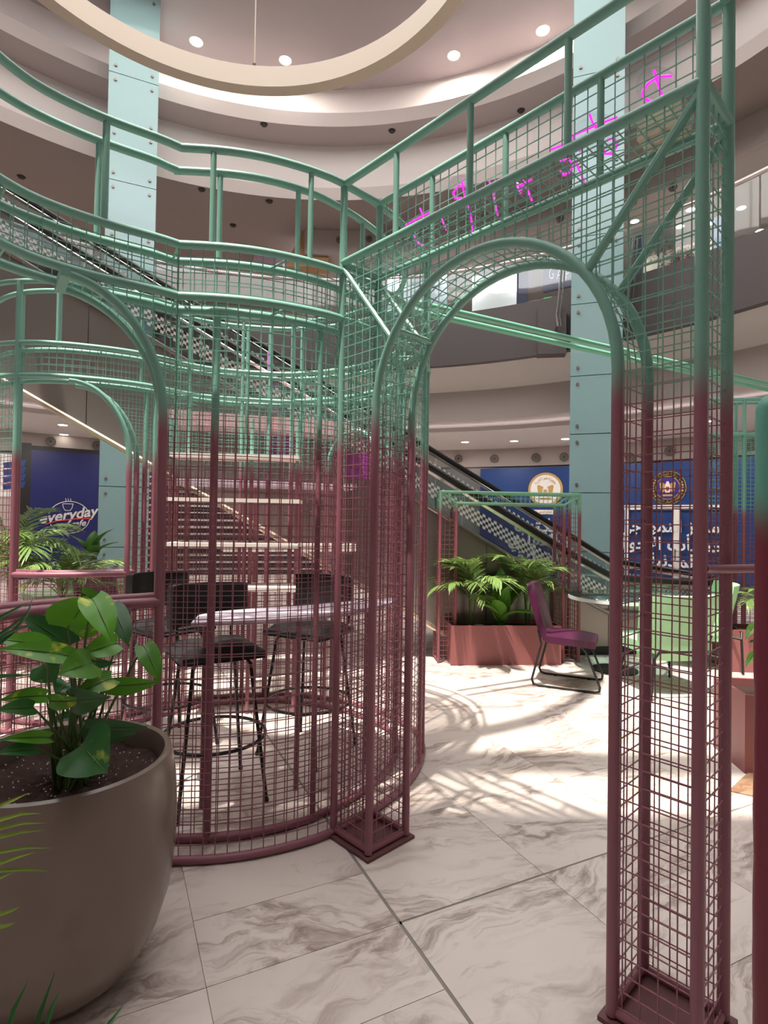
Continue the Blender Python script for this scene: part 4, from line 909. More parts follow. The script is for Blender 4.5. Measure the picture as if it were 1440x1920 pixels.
# ------------------------------------------------------------------ planter with wire frame, centre right
def planter(name, label, loc, size, rz, m=REDPL):
    t = thing(name, label, 'planter', loc, rz); L, Dp, Hh = size; th = 0.02
    MB().prism([(-L / 2, -Dp / 2, 0), (L / 2, -Dp / 2, 0), (L / 2, -Dp / 2, Hh), (-L / 2, -Dp / 2, Hh)], (0, th, 0)).build('front_panel', m, t, local=True, smooth=False)
    MB().prism([(-L / 2, Dp / 2 - th, 0), (L / 2, Dp / 2 - th, 0), (L / 2, Dp / 2 - th, Hh), (-L / 2, Dp / 2 - th, Hh)], (0, th, 0)).build('back_panel', m, t, local=True, smooth=False)
    for sx in (-1, 1): MB().box((sx * (L / 2 - th / 2), 0, Hh / 2), (th, Dp - 2 * th, Hh)).build('side_panel', m, t, local=True, smooth=False)
    MB().box((0, 0, Hh - 0.06), (L - 2 * th, Dp - 2 * th, 0.03)).build('soil', SOIL, t, local=True, smooth=False)
    return t
pa, pbb = atz(845, 1248, 0), atz(1005, 1247, 0); pdv = (pbb - pa); PL = pdv.length * 1.30; ang = math.atan2(pdv.y, pdv.x)
pd = pdv.normalized(); pn = Vector((-pd.y, pd.x, 0)); PC = pa + pd * PL / 2 + pn * 0.2
plz = zat(845, 1173, 5.7)
planter('planter_box', 'long maroon planter box under the small wire frame arch', PC, (PL, 0.40, plz), ang)
fr = thing('wire_frame_arch', 'small rectangular wire frame arch standing around the maroon planter', 'frame', PC + pn * 0.05)
A0 = atz(822, 1243, 0); B0 = A0 + pd * (atz(1078, 1238, 0) - A0).length
FW, FD = 0.17, 0.26; zt = zat(820, 922, 5.8); zi = zat(850, 943, 5.7)
def fpnt(s, d, z): return A0 + pd * s + pn * d + Vector((0, 0, z))
FL = (B0 - A0).length
for d in (0.0, FD):
    for s in (0, FL): T(fr, 'post', [fpnt(s, d, 0), fpnt(s, d, zt)], 0.016, CAGE_FRAME, 8)
    for s in (FW, FL - FW): T(fr, 'post', [fpnt(s, d, 0), fpnt(s, d, zi)], 0.016, CAGE_FRAME, 8)
    T(fr, 'rail', [fpnt(0, d, zt), fpnt(FL, d, zt)], 0.016, CAGE_FRAME, 8); T(fr, 'rail', [fpnt(FW, d, zi), fpnt(FL - FW, d, zi)], 0.016, CAGE_FRAME, 8)
    for s, s2 in ((0, FW), (FL, FL - FW)): T(fr, 'brace', [fpnt(s, d, zt), fpnt(s2, d, zi)], 0.01, CAGE_FRAME, 6)
    hl = lambda s, z: FW < s < FL - FW and z < zi
    wires(MB(), Path([fpnt(0, d, 0), fpnt(FL, d, 0)]), 0.03, zt, hl, True, r=0.0028).build('wire_mesh', CAGE_FRAME, fr, stuff=True)
for s in (0, FW, FL - FW, FL):
    wires(MB(), Path([fpnt(s, 0, 0), fpnt(s, FD, 0)]), 0.03, zt if s in (0, FL) else zi, None, True, r=0.0028).build('wire_mesh', CAGE_FRAME, fr, stuff=True)
    T(fr, 'tie', [fpnt(s, 0, 0.02), fpnt(s, FD, 0.02)], 0.012, CAGE_FRAME, 6); T(fr, 'tie', [fpnt(s, 0, zt if s in (0, FL) else zi), fpnt(s, FD, zt if s in (0, FL) else zi)], 0.012, CAGE_FRAME, 6)
ps = plz - 0.045
palm('parlour_palm', 'palm at the left end of the long maroon planter', PC - pd * 0.32 + Vector((0, 0, ps)), 20, 0.36, 0.52, PALM, 'p', 11, lw=0.042, ll=0.46, leanmax=0.95)
palm('parlour_palm', 'dark palm at the right end of the long maroon planter', PC + pd * 0.30 + pn * 0.05 + Vector((0, 0, ps)), 20, 0.40, 0.50, PALM, 'p', 23, lw=0.042, ll=0.46, leanmax=0.95)
broad('dieffenbachia_plant', 'broad-leaved bright green plant in the middle of the maroon planter', PC - pd * 0.02 - pn * 0.05 + Vector((0, 0, ps)), [(1.4, 1.35, 0.62, 0.20, 0.02), (2.6, 0.75, 0.46, 0.18, 0.06), (4.3, 0.8, 0.38, 0.16, 0.05), (0.4, 0.8, 0.50, 0.19, 0.08), (5.6, 0.15, 0.42, 0.16, 0.10), (3.4, 0.45, 0.36, 0.15, 0.10), (5.0, 1.2, 0.44, 0.15, 0.05)], BROAD)
# ------------------------------------------------------------------ chairs
def purple_chair(name, label, loc, rz):
    t = thing(name, label, 'chair', loc, rz)                                   # +x = forward
    def slab(rows, th, nm):
        top = rows; bot = [[(p[0], p[1], p[2] - th) for p in r] for r in rows]
        MB().sheet(top).sheet(bot).sheet([top[0], bot[0]]).sheet([top[-1], bot[-1]]).sheet([[r[0] for r in top], [r[0] for r in bot]]).sheet([[r[-1] for r in top], [r[-1] for r in bot]]).build(nm, PURP, t, local=True)
    rows = []
    for i in range(9):
        x = -0.20 + 0.055 * i; hw = 0.22 + 0.025 * math.sin(math.pi * i / 8) - (0.03 if i == 8 else 0); rows.append([(x, y * hw, 0.455 + 0.012 * (1 - y * y) + (0.02 if i == 0 else 0) - 0.02 * (i / 8) ** 3) for y in [-1 + j / 4 for j in range(9)]])
    slab(rows, 0.06, 'seat')
    f, b = [], []
    for i in range(10):
        k = i / 9; z = 0.44 + 0.46 * k; x = -0.19 - 0.13 * k; hw = 0.225 * (1 - 0.12 * k) * (1 if k < 0.9 else 0.86)
        f.append([(x + 0.03 - 0.02 * (1 - y * y), y * hw, z) for y in [-1 + j / 4 for j in range(9)]]); b.append([(x - 0.035, y * hw, z) for y in [-1 + j / 4 for j in range(9)]])
    MB().sheet(f).sheet(b).sheet([f[0], b[0]]).sheet([f[-1], b[-1]]).sheet([[r[0] for r in f], [r[0] for r in b]]).sheet([[r[-1] for r in f], [r[-1] for r in b]]).build('backrest', PURP, t, local=True)
    for sy in (-1, 1):
        y = sy * 0.22
        sl = T(t, 'sled_leg', [(-0.24, y, 0.50), (-0.21, y, 0.38), (-0.29, y, 0.06), (-0.275, y, 0.022), (-0.23, y, 0.012), (0.24, y, 0.012), (0.275, y, 0.022), (0.28, y, 0.06), (0.16, y, 0.36), (0.12, y, 0.395), (0.0, y, 0.40)], 0.010, BLACK, 8, False, True)
        for x in (-0.14, 0.16): MB().box((x, y, 0.004), (0.03, 0.022, 0.012)).build('glide', BLACK, sl, local=True)
    T(t, 'cross_bar', [(0.0, -0.22, 0.40), (0.0, 0.22, 0.40)], 0.010, BLACK, 8, False, True)
    return t
pcv = purple_chair('side_chair', 'purple leather chair with black sled legs beside the planter', (1.70, 5.12, 0), -0.42)
def mint_chair(name, label, loc, rz):
    t = thing(name, label, 'chair', loc, rz)                                   # faces +y
    def shell(n, W0, W1, y0, y1, z0, z1, th, nm):
        f, b = [], []
        for i in range(n + 1):
            k = i / n; hw = (W0 + (W1 - W0) * k) / 2 * (1 if k < 0.93 else 0.93); y = y0 + (y1 - y0) * k; z = z0 + (z1 - z0) * k
            f.append([(x * hw, y + 0.10 * abs(x) ** 2.4, z) for x in [-1 + j / 5 for j in range(11)]]); b.append([(x * hw * 1.02, y - th + 0.10 * abs(x) ** 2.4, z) for x in [-1 + j / 5 for j in range(11)]])
        MB().sheet(f).sheet(b).sheet([f[0], b[0]]).sheet([f[-1], b[-1]]).sheet([[r[0] for r in f], [r[0] for r in b]]).sheet([[r[-1] for r in f], [r[-1] for r in b]]).build(nm, MINTL, t, local=True)
    shell(8, 0.60, 0.70, -0.20, -0.32, 0.30, 0.86, 0.07, 'backrest')
    MB().prism([(-0.31, -0.24, 0.36), (0.31, -0.24, 0.36), (0.33, 0.1, 0.36), (0.28, 0.30, 0.36), (-0.28, 0.30, 0.36), (-0.33, 0.1, 0.36)], (0, 0, 0.09)).build('seat', MINTL, t, local=True)
    for sx in (-1, 1):
        T(t, 'leg', [(sx * 0.20, -0.18, 0.36), (sx * 0.30, -0.36, 0.34), (sx * 0.33, -0.37, 0.008)], 0.011, BLACK, 8, False, True)
        T(t, 'leg', [(sx * 0.20, 0.18, 0.36), (sx * 0.27, 0.28, 0.008)], 0.011, BLACK, 8, False, True)
    T(t, 'cross_bar', [(-0.30, -0.36, 0.34), (-0.26, -0.37, 0.40), (0.26, -0.37, 0.40), (0.30, -0.36, 0.34)], 0.010, BLACK, 8, False, True)
    return t
c = aty(1250, 1300, 4.95); mint_chair('lounge_chair', 'mint lounge chair seen from behind through the right gateway leg', (c.x, 5.05, 0), 0.12)
c = aty(1308, 1290, 5.9); mint_chair('lounge_chair', 'second mint lounge chair beyond the first, facing the table', (c.x, 5.95, 0), 1.2)
gt = thing('glass_table', 'round clear glass table with pale rim behind the purple chair', 'table', (2.33, 5.62, 0))
MB().lathe([(0, 0.735), (0.44, 0.735), (0.45, 0.742), (0.44, 0.75), (0, 0.75)], (0, 0, 0), 40).build('glass_top', glass('table_glass', (206, 232, 226), 0.25), gt, local=True)
MB().lathe([(0.42, 0.705), (0.452, 0.705), (0.452, 0.733), (0.42, 0.733), (0.42, 0.705)], (0, 0, 0), 40).build('rim', WHITE, gt, local=True)
MB().lathe([(0, 0), (0.22, 0), (0.22, 0.012), (0.03, 0.02), (0.028, 0.70), (0.1, 0.706), (0.0, 0.706)], (0, 0, 0), 24).build('pedestal', BLACK, gt, local=True)
# planters on the right
pr = atz(1365, 1252, 0); planter('planter_box', 'maroon planter box behind the right gateway leg', (pr.x + 0.75, pr.y - 0.02, 0), (1.6, 0.4, 0.42), -0.06)
pq = atz(1399, 1448, 0); planter('planter_box', 'maroon planter box at the right edge on a brown slab', (pq.x + 0.5, pq.y + 0.12, 0), (1.0, 0.4, 0.46), -0.12)
bl = thing('leafy_plant', 'broad-leaved plant in the planter box at the right edge', 'plant', (pq.x + 0.35, pq.y + 0.13, 0.40))
for i, (b, t, wp) in enumerate([((345, 1120 - 700), (262, 545), 70), ((345, 555), (290, 572), 30), ((345, 660), (262, 785), 60), ((420, 300), (380, 480), 80)]):
    pxleaf(bl, b, t, wp, 3.32, 3.26, BROAD, 0.3, 0.06, 0.2, org=(1340, 1080), sc=4.57, stem=(pq.x + 0.35, pq.y + 0.13, 0.40), heart=True)
palm('parlour_palm', 'small palm above the planter behind the right gateway leg', (pr.x + 0.45, pr.y + 0.02, 0.37), 10, 0.25, 0.42, PALM, 'p', 31, lw=0.042, ll=0.46, leanmax=0.9)
bs = [atz(u, v, 0) for u, v in ((1366, 1484), (1404, 1449), (1560, 1475), (1560, 1528))]
tag(MB().prism([p + Vector((0, 0, 0.001)) for p in bs], (0, 0, 0.006)).build('floor_mat', MARB2, smooth=False), 'brown stone slab on the floor under the right edge planter', 'slab')
# ------------------------------------------------------------------ left background: palms, table, pot plant
q = aty(62, 1100, 5.6)
planter('planter_box', 'maroon planter box behind the far left cage window', (q.x - 0.1, 5.7, 0), (1.5, 0.42, 0.42), 0.05)
palm('areca_palm', 'tall feathery palm behind the far left cage window', (q.x - 0.25, 5.66, 0.36), 26, 0.66, 0.72, PALM, 'q', 5, lw=0.034, ll=0.38, leanmax=0.9)
palm('areca_palm', 'feathery palm right of the tallest palm behind the left window', (q.x + 0.28, 5.62, 0.36), 24, 0.46, 0.62, PALM, 'q', 9, lw=0.034, ll=0.38, leanmax=0.8)
tp = aty(180, 1074, 6.9)
ct = thing('cafe_table', 'small purple-topped cafe table under the escalator', 'table', (tp.x, 6.9, 0))
MB().lathe([(0, 0.75), (0.42, 0.75), (0.43, 0.735), (0.42, 0.72), (0, 0.72)], (0, 0, 0), 36).build('table_top', mat('purple_laminate', (128, 92, 134), 0.4, noise=0.05, nscale=6), ct, local=True)
for a in (0.6, 2.7, 4.8): T(ct, 'leg', [(0.2 * math.cos(a), 0.2 * math.sin(a), 0.72), (0.34 * math.cos(a), 0.34 * math.sin(a), 0.0)], 0.012, BLACK, 6, False, True)
tpz = 0.75
pp2 = thing('table_pot', 'wide low beige pot on the purple cafe table', 'pot', (tp.x - 0.05, 6.88, tpz))
MB().lathe([(0, 0), (0.155, 0), (0.185, 0.03), (0.18, 0.115), (0.172, 0.12), (0.165, 0.115), (0.165, 0.09)], (0, 0, 0), 36).build('body', CREAM, pp2, local=True); MB().lathe([(0, 0.095), (0.166, 0.095)], (0, 0, 0), 24).build('soil', SOIL, pp2, local=True)
broad('rubber_plant', 'young thick-leaved plant in the low beige table pot', (tp.x - 0.05, 6.88, tpz + 0.10), [(1.9, 1.1, 0.42, 0.17, 0.05), (3.3, 0.95, 0.40, 0.19, 0.04), (0.2, 0.55, 0.36, 0.15, 0.10), (5.4, 0.7, 0.32, 0.16, 0.06), (0.0, 0.9, 0.40, 0.14, 0.14), (3.2, 0.35, 0.38, 0.08, 0.02), (4.4, 0.9, 0.28, 0.13, 0.08)], RUB)
cp = aty(220, 1068, 6.75); cup = thing('paper_cup', 'white paper cup with sticks beside the beige table pot', 'cup', (cp.x - 0.02, 6.75, tpz))
MB().lathe([(0, 0), (0.034, 0), (0.045, 0.10), (0.041, 0.10), (0.032, 0.006)], (0, 0, 0), 20).build('body', WHITE, cup, local=True)
for k in range(4): T(cup, 'stick', [(0.01 * k - 0.015, 0, 0.01), (0.014 * k - 0.02, 0.008, 0.135)], 0.004, (WOOD, RED, BLKP, WOOD)[k], 5, False, True)
fq = aty(198, 1098, 7.6)
fpot = thing('floor_pot', 'beige planter pot standing on the floor beyond the cafe table', 'pot', (fq.x, 7.7, 0))
MB().lathe([(0, 0), (0.22, 0), (0.26, 0.08), (0.27, 0.55), (0.25, 0.56), (0.24, 0.5)], (0, 0, 0), 32).build('body', CREAM, fpot, local=True)
pv = purple_chair('side_chair', 'purple chair at the cafe table under the escalator', (aty(200, 1130, 6.2).x, 6.15, 0), 1.7)
mc = aty(92, 1140, 6.1); mint_chair('lounge_chair', 'low mint chair left of the cafe table, behind the palms', (-4.30, 7.35, 0), 2.4)
# ================================================================== SHOP FRONTS AND SIGNS
def boardat(u0, u1, R, z0, z1, th=0.03):
    """flat upright board between two picture columns, standing on the round shop line; returns frame"""
    a, b = onring(u0, 960, R), onring(u1, 960, R); a.z = b.z = 0
    ex = (b - a).normalized(); n = Vector((ex.y, -ex.x, 0)); return a, b, ex, n
def boardpx(a, ex, n, u, v):
    """picture point -> (metres along board, height)"""
    r = ray(u, v); det = r.x * -ex.y + r.y * ex.x; t = (a.x * -ex.y + a.y * ex.x) / det
    P = Vector((r.x * t, r.y * t, EYE + r.z * t)); return P
def arc_text(body, R, c, ex, ey, a0, a1, size, m, parent, name, flip=False, bold=0.0):
    n = len(body)
    for i, ch in enumerate(body):
        if ch == ' ': continue
        a = (a0 + (a1 - a0) * (i + 0.5) / n) * D2R; o = Vector(c) + Vector(ex) * R * math.cos(a) + Vector(ey) * R * math.sin(a)
        up = Vector(ex) * math.cos(a) + Vector(ey) * math.sin(a)
        if flip: up = -up
        rt = up.cross(Vector(ex).cross(Vector(ey))) 
        textmesh(ch, size, m, o, rt, up, name, parent, bold=bold, th=0.002)
UPV = Vector((0, 0, 1))
# ---- blue hoarding with round crest (left of the right column)
def hoard(name, label, u0, u1, vtop, m, R=11.25):
    a, b, ex, n = boardat(u0, u1, R, 0, 3); P = boardpx(a, ex, n, u0, vtop); h = P.z
    t = thing(name, label, 'sign board', ((a + b) / 2).to_tuple()); L = (b - a).length
    MB().prism([a, b, b + UPV * h, a + UPV * h], n * -0.04).build('panel', m, t, smooth=False)
    return t, a, ex, n, h, L
t, a, ex, n, h, L = hoard('hoarding_board', 'blue board with round white and gold crest above Arabic lettering', 900, 1120, 879, BLUEB)
cpt = boardpx(a, ex, n, 1023, 918) + n * 0.012; rr = (boardpx(a, ex, n, 1056, 918) - boardpx(a, ex, n, 1023, 918)).length
crest = MB().disc(cpt, rr, n, 40, 0.012).build('crest_disc', GOLD, t); MB().disc(cpt + n * 0.013, rr * 0.86, n, 40, 0.006).build('crest_field', WHITE, crest)
arc_text(arabic('جمهورية مصر العربية'), rr * 0.68, cpt + n * 0.022, ex, UPV, 150, 30, rr * 0.26, GOLD, t, 'lettering')
def eagle(c, k, ex, n, parent, m1, m2, m3):
    """simple upright bird crest: body, two spread wings, head, shield"""
    def pt(x, y): return Vector(c) + Vector(ex) * x * k + UPV * y * k + n * 0.02
    MB().prism([pt(x, y) for x, y in ((-0.14, -0.30), (0.14, -0.30), (0.20, 0.10), (0.10, 0.30), (0.06, 0.42), (-0.06, 0.42), (-0.10, 0.30), (-0.20, 0.10))], n * 0.004).build('bird_body', m1, parent)
    for s in (-1, 1): MB().prism([pt(s * x, y) for x, y in ((0.12, 0.25), (0.42, 0.38), (0.50, 0.30), (0.44, -0.10), (0.34, -0.34), (0.20, -0.22))], n * 0.004).build('bird_wing', m2, parent)
    MB().prism([pt(x, y) for x, y in ((-0.10, 0.08), (0.10, 0.08), (0.10, -0.12), (0, -0.24), (-0.10, -0.12))], n * 0.007).build('bird_shield', m3, parent)
    MB().prism([pt(x, y) for x, y in ((-0.36, -0.42), (0.36, -0.42), (0.30, -0.54), (-0.30, -0.54))], n * 0.005).build('bird_scroll', m2, parent)
eagle(cpt - UPV * rr * 0.08, rr * 0.95, ex, n, t, WHITE, GOLD, GOLD)
pt0 = boardpx(a, ex, n, 1013, 960); MB().box(pt0 + n * 0.01, (0.72, 0.012, 0.11), math.atan2(ex.y, ex.x)).build('name_plate', WHITE, t, smooth=False)
textmesh(arabic('قطاع الشهر العقاري'), 0.075, GOLD, pt0 + n * 0.02, ex, UPV, 'lettering', t)
for body, u, v, s in (('مكتب', 1008, 986, 0.46), ('الشهر العقاري', 1040, 1014, 0.42), ('والتوثيق', 1010, 1042, 0.42)):
    textmesh(arabic(body), s, WHITE, boardpx(a, ex, n, u, v) + n * 0.012, ex, UPV, 'lettering', t, bold=0.008)
# ---- second blue hoarding with dark crest and white framed doors
t, a, ex, n, h, L = hoard('hoarding_board', 'blue board with dark purple and gold crest over white framed doors', 1166, 1520, 870, BLUEB, 11.2)
cpt = boardpx(a, ex, n, 1253, 915) + n * 0.012; rr = (boardpx(a, ex, n, 1286, 915) - boardpx(a, ex, n, 1253, 915)).length
crest = MB().disc(cpt, rr * 1.04, n, 40, 0.010).build('crest_rim', GOLD, t); MB().disc(cpt + n * 0.011, rr, n, 40, 0.006).build('crest_ring', BLKP, crest)
MB().disc(cpt + n * 0.018, rr * 0.72, n, 40, 0.004).build('crest_line', GOLD, crest); MB().disc(cpt + n * 0.023, rr * 0.68, n, 40, 0.004).build('crest_field', mat('crest_purple', (58, 36, 128), 0.5, noise=0.15, nscale=6), crest)
arc_text(arabic('وزارة الداخلية'), rr * 0.85, cpt + n * 0.022, ex, UPV, 130, 50, rr * 0.24, GOLD, t, 'lettering')
arc_text(arabic('قطاع الأحوال المدنية'), rr * 0.85, cpt + n * 0.022, ex, UPV, -140, -40, rr * 0.20, GOLD, t, 'lettering', True)
eagle(cpt + n * 0.01, rr * 0.95, ex, n, t, WHITE, GOLD, RED)
for s in (-1, 1):
    for k in range(7):
        aa = (-35 + 11.5 * k) * D2R; P = cpt + n * 0.02 + ex * s * rr * 0.86 * math.cos(aa) + UPV * rr * 0.86 * math.sin(aa)
        MB().disc(P, rr * 0.07, n, 6, 0.004).build('laurel_leaf', GOLD, t)
for u0, u1, v0, v1 in ((1172, 1181, 947, 1092), (1262, 1275, 947, 1092), (1354, 1370, 947, 1092), (1172, 1370, 946, 956)):
    A = boardpx(a, ex, n, u0, v1); B = boardpx(a, ex, n, u1, v0); wl = (Vector((B.x, B.y, 0)) - Vector((A.x, A.y, 0))).length
    MB().prism([Vector((A.x, A.y, 0 if v1 > 1000 else A.z)), Vector((B.x, B.y, 0 if v1 > 1000 else A.z)), Vector((B.x, B.y, B.z)), Vector((A.x, A.y, B.z))], n * 0.05).build('door_frame', WHITE, t, smooth=False)
for s, u, v, bd in (('المركز النموذجي', 1262, 988, 0.36), ('خدمات الأحوال', 1250, 1021, 0.38), ('المدنية', 1262, 1052, 0.38)):
    textmesh(arabic(s), bd, WHITE, boardpx(a, ex, n, u, v) + n * 0.058, ex, UPV, 'lettering', t, bold=0.008)
P = boardpx(a, ex, n, 1268, 1040); T(t, 'door_handle', [P + n * 0.08 - UPV * 0.12, P + n * 0.08 + UPV * 0.12], 0.015, CHROME, 6)
# ---- navy cafe board (left)
t, a, ex, n, h, L = hoard('cafe_board', 'navy board with white round coffee cup cafe logo on the left', 56, 187, 843, NAVY)
MB().prism([a - ex * 0.29, a, a + UPV * (h + 0.15), a - ex * 0.29 + UPV * (h + 0.15)], n * -0.04).build('dark_jamb', BLKP, t, smooth=False)
MB().prism([a + UPV * h, a + ex * L + UPV * h, a + ex * L + UPV * (h + 0.1), a + UPV * (h + 0.1)], n * -0.05).build('dark_lintel', BLKP, t, smooth=False)
cc = boardpx(a, ex, n, 130, 970) + n * 0.01; rr = (boardpx(a, ex, n, 168, 970) - boardpx(a, ex, n, 130, 970)).length
LG = mat('logo_grey', (196, 192, 190), 0.5, noise=0.03, nscale=20)
for a0, a1 in ((20, 168), (206, 352)):
    MB().tube([cc + ex * rr * math.cos((a0 + (a1 - a0) * k / 30) * D2R) + UPV * rr * 0.88 * math.sin((a0 + (a1 - a0) * k / 30) * D2R) for k in range(31)], 0.010, 5).build('logo_circle', LG, t)
textmesh('everyday', 0.34, LG, boardpx(a, ex, n, 127, 966) + n * 0.01, ex + UPV * 0.18, UPV - ex * 0.18, 'lettering', t, shear=0.35, bold=0.008)
textmesh('cafe', 0.20, LG, boardpx(a, ex, n, 146, 982) + n * 0.01, ex + UPV * 0.15, UPV - ex * 0.15, 'lettering', t, shear=0.35, bold=0.004)
MB().tube([boardpx(a, ex, n, u, v) + n * 0.012 for u, v in ((84, 983), (105, 977), (140, 973), (172, 972))], 0.014, 5).build('red_swash', RED, t)
arc_text('PREMIUM QUALITY', rr * 0.80, cc, ex, UPV * 0.88, 228, 312, 0.10, LG, t, 'lettering', True)
cz = boardpx(a, ex, n, 127, 951); w_ = 0.11
MB().tube([cz + ex * -w_ + UPV * 0.08, cz + ex * (-w_ * 0.8) - UPV * 0.02, cz - ex * 0.05 - UPV * 0.08, cz + ex * 0.05 - UPV * 0.08, cz + ex * w_ * 0.8 - UPV * 0.02, cz + ex * w_ + UPV * 0.08, cz - ex * w_ + UPV * 0.08], 0.009, 5).build('cup_outline', LG, t)
for k in (-1, 0, 1): MB().tube([cz + ex * 0.05 * k + UPV * 0.13, cz + ex * (0.05 * k + 0.012) + UPV * 0.17, cz + ex * 0.05 * k + UPV * 0.21], 0.007, 5).build('steam', LG, t)
t, a, ex, n, h, L = hoard('poster_board', 'blue and white poster board at the far left edge', -70, 30, 845, WHITE)
for k in range(4):
    p0 = a + ex * L * 0.72 + UPV * (h - 0.2 - 0.16 * k); MB().prism([p0, p0 + ex * 0.45 + UPV * 0.1, p0 + ex * 0.40 - UPV * 0.06, p0 + ex * 0.02 - UPV * 0.12], n * 0.01).build('blue_print', BLUEB, t, smooth=False)
MB().prism([a + n * 0.01, a + ex * L + n * 0.01, a + ex * L + UPV * (h - 0.95) + n * 0.01, a + UPV * (h - 0.95) + n * 0.01], n * 0.01).build('lower_panel', WALL, t, smooth=False)
# dark louvred shutter behind the cage, left
sh = thing('roller_shutter', 'dark slatted roller shutter seen through the cage wires', 'shutter', onring(320, 960, 11.3) * Vector((1, 1, 0)))
a, b, ex, n = boardat(246, 640, 11.3, 0, 3)
MB().prism([a, b, b + UPV * 2.6, a + UPV * 2.6], n * -0.05).build('backing', BLKP, sh, smooth=False)
for k in range(14):
    MB().prism([a + UPV * (0.12 + k * 0.18), b + UPV * (0.12 + k * 0.18), b + UPV * (0.17 + k * 0.18), a + UPV * (0.17 + k * 0.18)], n * 0.02).build('slat', WALL, sh, smooth=False)
# ---- upper floor shops
def ubox(name, label, cat, u0, u1, v0, v1, R, m, th=0.05, group=None):
    a, b = onring(u0, v1, R), onring(u1, v0, R); ex = Vector((b.x - a.x, b.y - a.y, 0)).normalized(); n = Vector((ex.y, -ex.x, 0)); A = Vector((a.x, a.y, a.z)); B = Vector((b.x, b.y, a.z)); hh = b.z - a.z
    o = MB().prism([A, B, B + UPV * hh, A + UPV * hh], n * -th).build(name, m, smooth=False); return tag(o, label, cat, group), A, ex, n, hh, (B - A).length
SG = mat('shop_sign_navy', (34, 38, 92), 0.4, noise=0.05, nscale=3)
gs = thing('shop_sign', 'navy shop sign with tall white letters on the upper floor', 'sign', onring(1045, 517, 8.6))
a, b = onring(1018, 548, 8.6), onring(1096, 482, 8.6); ex = Vector((b.x - a.x, b.y - a.y, 0)).normalized(); n = Vector((ex.y, -ex.x, 0)); hh = b.z - a.z; Lb = Vector((b.x - a.x, b.y - a.y, 0)).length
MB().prism([a, a + ex * Lb, a + ex * Lb + UPV * hh, a + UPV * hh], n * -0.06).build('sign_panel', SG, gs, smooth=False)
SERIF = mat('sign_white_lit', (230, 228, 240), 0.5, emit=(220, 220, 245), estr=0.35)
for ch, u in (('G', 1034), ('A', 1049), ('P', 1063)):
    o = textmesh(ch, 0.30, SERIF, onring(u, 515, 8.6) + n * 0.02, ex * 1.0, UPV, 'letter', gs, bold=-0.006); 
    c0 = sum((Vector(v.co) for v in o.data.vertices), Vector()) / len(o.data.vertices)
    for v in o.data.vertices:
        d = Vector(v.co) - c0; v.co = c0 + ex * d.dot(ex) * 0.5 + UPV * d.z * 1.1 + n * d.dot(n)
GI = mat('shop_interior_white', (214, 214, 220), 0.6, noise=0.05, nscale=2)
ubox('shop_wall_panel', 'bright white shop wall left of the navy sign, upper floor', 'wall panel', 885, 970, 505, 592, 9.6, GI)
ubox('shop_wall_panel', 'pale blue lit shop window left of the arch crown, upper floor', 'wall panel', 726, 838, 510, 592, 9.4, mat('pale_blue_panel', (170, 182, 206), 0.5, noise=0.08, nscale=2))
ubox('shop_pillar', 'navy pillar beside the white shop wall, upper floor', 'pillar', 968, 990, 500, 592, 9.2, SG)
ubox('shop_pillar', 'navy pillar right of the glass column on the upper floor', 'pillar', 1182, 1203, 440, 570, 9.0, SG)
ubox('shop_wall_panel', 'beige shop back wall under the navy sign, upper floor', 'wall panel', 992, 1100, 545, 600, 10.4, mat('shop_beige', (186, 160, 140), 0.6, noise=0.1, nscale=1.5))
ex_, *_ = ubox('exit_sign', 'small green lit exit sign on the upper floor', 'sign', 1019, 1034, 556, 566, 9.5, mat('exit_green', (40, 170, 90), 0.5, emit=(30, 220, 110), estr=0.9))
MU = leafmat('mural_tree', (196, 178, 164), (92, 62, 60), 0.75, 7.0)
mur = ubox('shop_mural', 'shop backdrop with dark branching tree print, upper right', 'mural', 1205, 1350, 440, 530, 10.2, mat('mural_base', (190, 176, 166), 0.7, noise=0.2, nscale=2))
random.seed(12)
mt = thing('tree_decoration', 'bushy dark red tree display inside the upper right shop', 'tree', onring(1285, 500, 9.9))
TB = mat('tree_brown', (84, 56, 54), 0.8, noise=0.2, nscale=9)
base_ = onring(1290, 512, 9.9); T(mt, 'trunk', [base_ - UPV * 0.6, base_], 0.05, TB, 6)
fm = MB()
for k in range(420):
    P = onring(random.gauss(1285, 30), min(515, max(452, random.gauss(482, 16))), 9.8 + random.random() * 0.3); s = random.uniform(0.03, 0.07); d = Vector((random.gauss(0, 1), random.gauss(0, 1), random.gauss(0, 1))).normalized(); e = d.orthogonal().normalized()
    P.z = min(P.z, 7.2); fm.sheet([[P - d * s, P - d * s * 0.2 + e * s * 0.5], [P - d * s * 0.2 - e * s * 0.5, P + d * s]])
fm.build('foliage', TB, mt, smooth=False, stuff=True)
ubox('shop_counter', 'terracotta counter below the tree display, upper right', 'counter', 1262, 1330, 495, 530, 9.5, mat('terracotta', (190, 128, 104), 0.6, noise=0.08, nscale=4))
ubox('shop_window_light', 'tall pale lit window strip beside the right tower, upper floor', 'window', 1338, 1360, 400, 500, 9.2, mat('cool_panel', (196, 206, 230), 0.5, emit=(190, 205, 240), estr=0.4))
wb = thing('wood_bulkhead', 'tan wooden sloping bulkhead under the upper ceiling left of centre', 'bulkhead', onring(590, 450, 8.6))
P = [onring(u, v, 8.35) for u, v in ((535, 500), (548, 470), (588, 405), (613, 402), (616, 500))]; MB().prism(P, (0, 0.35, 0)).build('panel', WOOD, wb, smooth=False)
pk = thing('wall_wedge', 'lilac-lit sloping wall under the upper ceiling, centre left', 'wall panel', onring(490, 440, 9.5)); P = [onring(u, v, 9.6) for u, v in ((470, 500), (508, 395), (530, 395), (530, 500))]
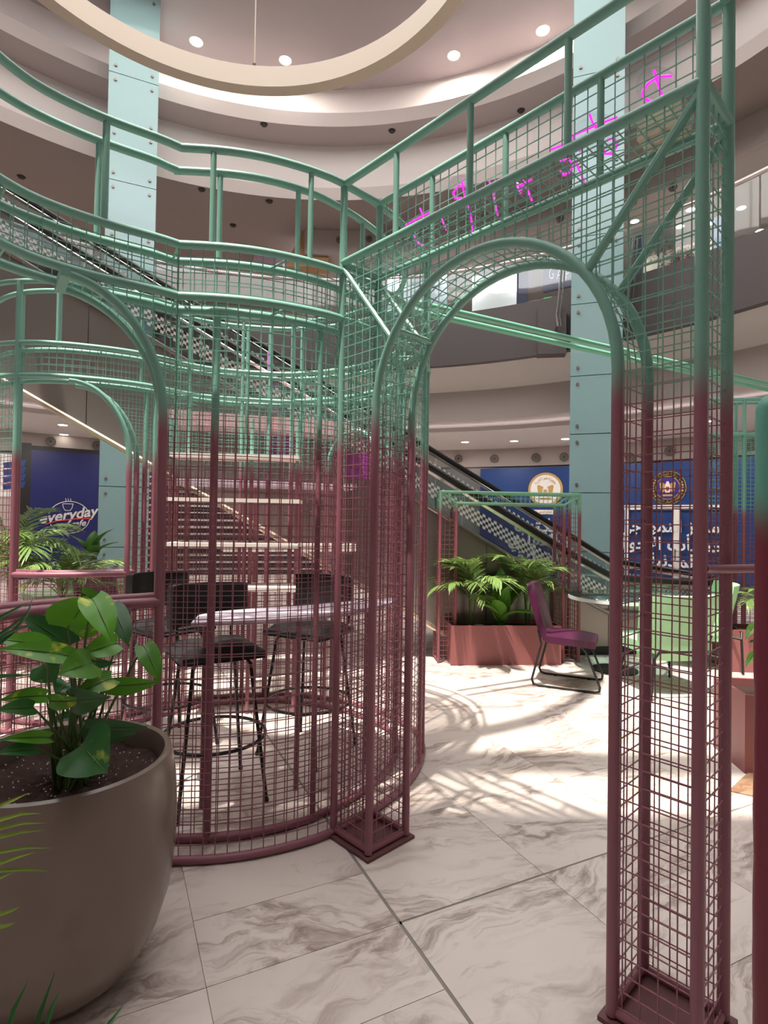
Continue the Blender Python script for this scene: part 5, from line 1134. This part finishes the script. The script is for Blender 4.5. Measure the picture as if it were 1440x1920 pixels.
MB().prism(P, (0, 0.3, 0)).build('panel', mat('lilac_lit_wall', (188, 160, 188), 0.7, noise=0.05, nscale=2), pk, smooth=False)  # purple light on the wall is put into its colour
bx = thing('parapet_box', 'dark grey square box stepping out of the upper gallery parapet', 'box', onring(1045, 620, 7.2)); P = [onring(u, v, 7.12) for u, v in ((1008, 664), (1062, 662), (1062, 577), (1008, 575))]
MB().prism(P, (0.05, 0.25, 0)).build('panel', DARK, bx, smooth=False)
for pts, lb in ((((1053, 500), (1049, 545), (1043, 590), (1046, 612)), 'curved chrome bar crossing the navy shop sign'), (((1188, 445), (1184, 520), (1178, 590), (1176, 600)), 'curved chrome bar right of the mint glass column')):
    P = [onring(u, v, 7.0) for u, v in pts]; d = thing('curved_bar', lb, 'rail', P[0]); T(d, 'bar', P, 0.02, CHROME, 8); T(d, 'bar', [p + Vector((0.06, 0, 0)) for p in P], 0.012, CHROME, 8)
    T(d, 'bracket', [P[-1], P[-1] + Vector((0, 0.35, 0))], 0.012, CHROME, 6)
# gallery and ceiling lamps, plus area lights added to brighten the upper floor
def lamp(name, P, size, energy, col=(1.0, 0.93, 0.86), rot=(0, 0, 0)):
    l = bpy.data.lights.new(name, 'AREA'); l.shape = 'DISK'; l.size = size; l.energy = energy; l.color = col
    o = bpy.data.objects.new(name, l); COL.objects.link(o); o.location = P; o.rotation_euler = rot
for ang_ in range(20, 165, 12):
    R = 9.9; lamp('gallery_lamp', (CX + R * math.cos(ang_ * D2R), CY + R * math.sin(ang_ * D2R), 3.33), 0.5, 26)
for ang_ in range(22, 94, 10):
    R = 9.4; lamp('shop_fill', (CX + R * math.cos(ang_ * D2R), CY + R * math.sin(ang_ * D2R), 7.24), 0.5, 30)  # evenly spaced area lights added to brighten the dark upper shops
for ang_ in range(110, 180, 12):
    R = 9.6; lamp('upper_fill', (CX + R * math.cos(ang_ * D2R), CY + R * math.sin(ang_ * D2R), 7.75), 0.4, 40)  # added area lights that lift the black soffit by bounce
for u, v in [(368, 78), (535, 113), (851, 104), (1018, 57)]: lamp('ceiling_lamp', atz(u, v, 10.55), 0.2, 40)
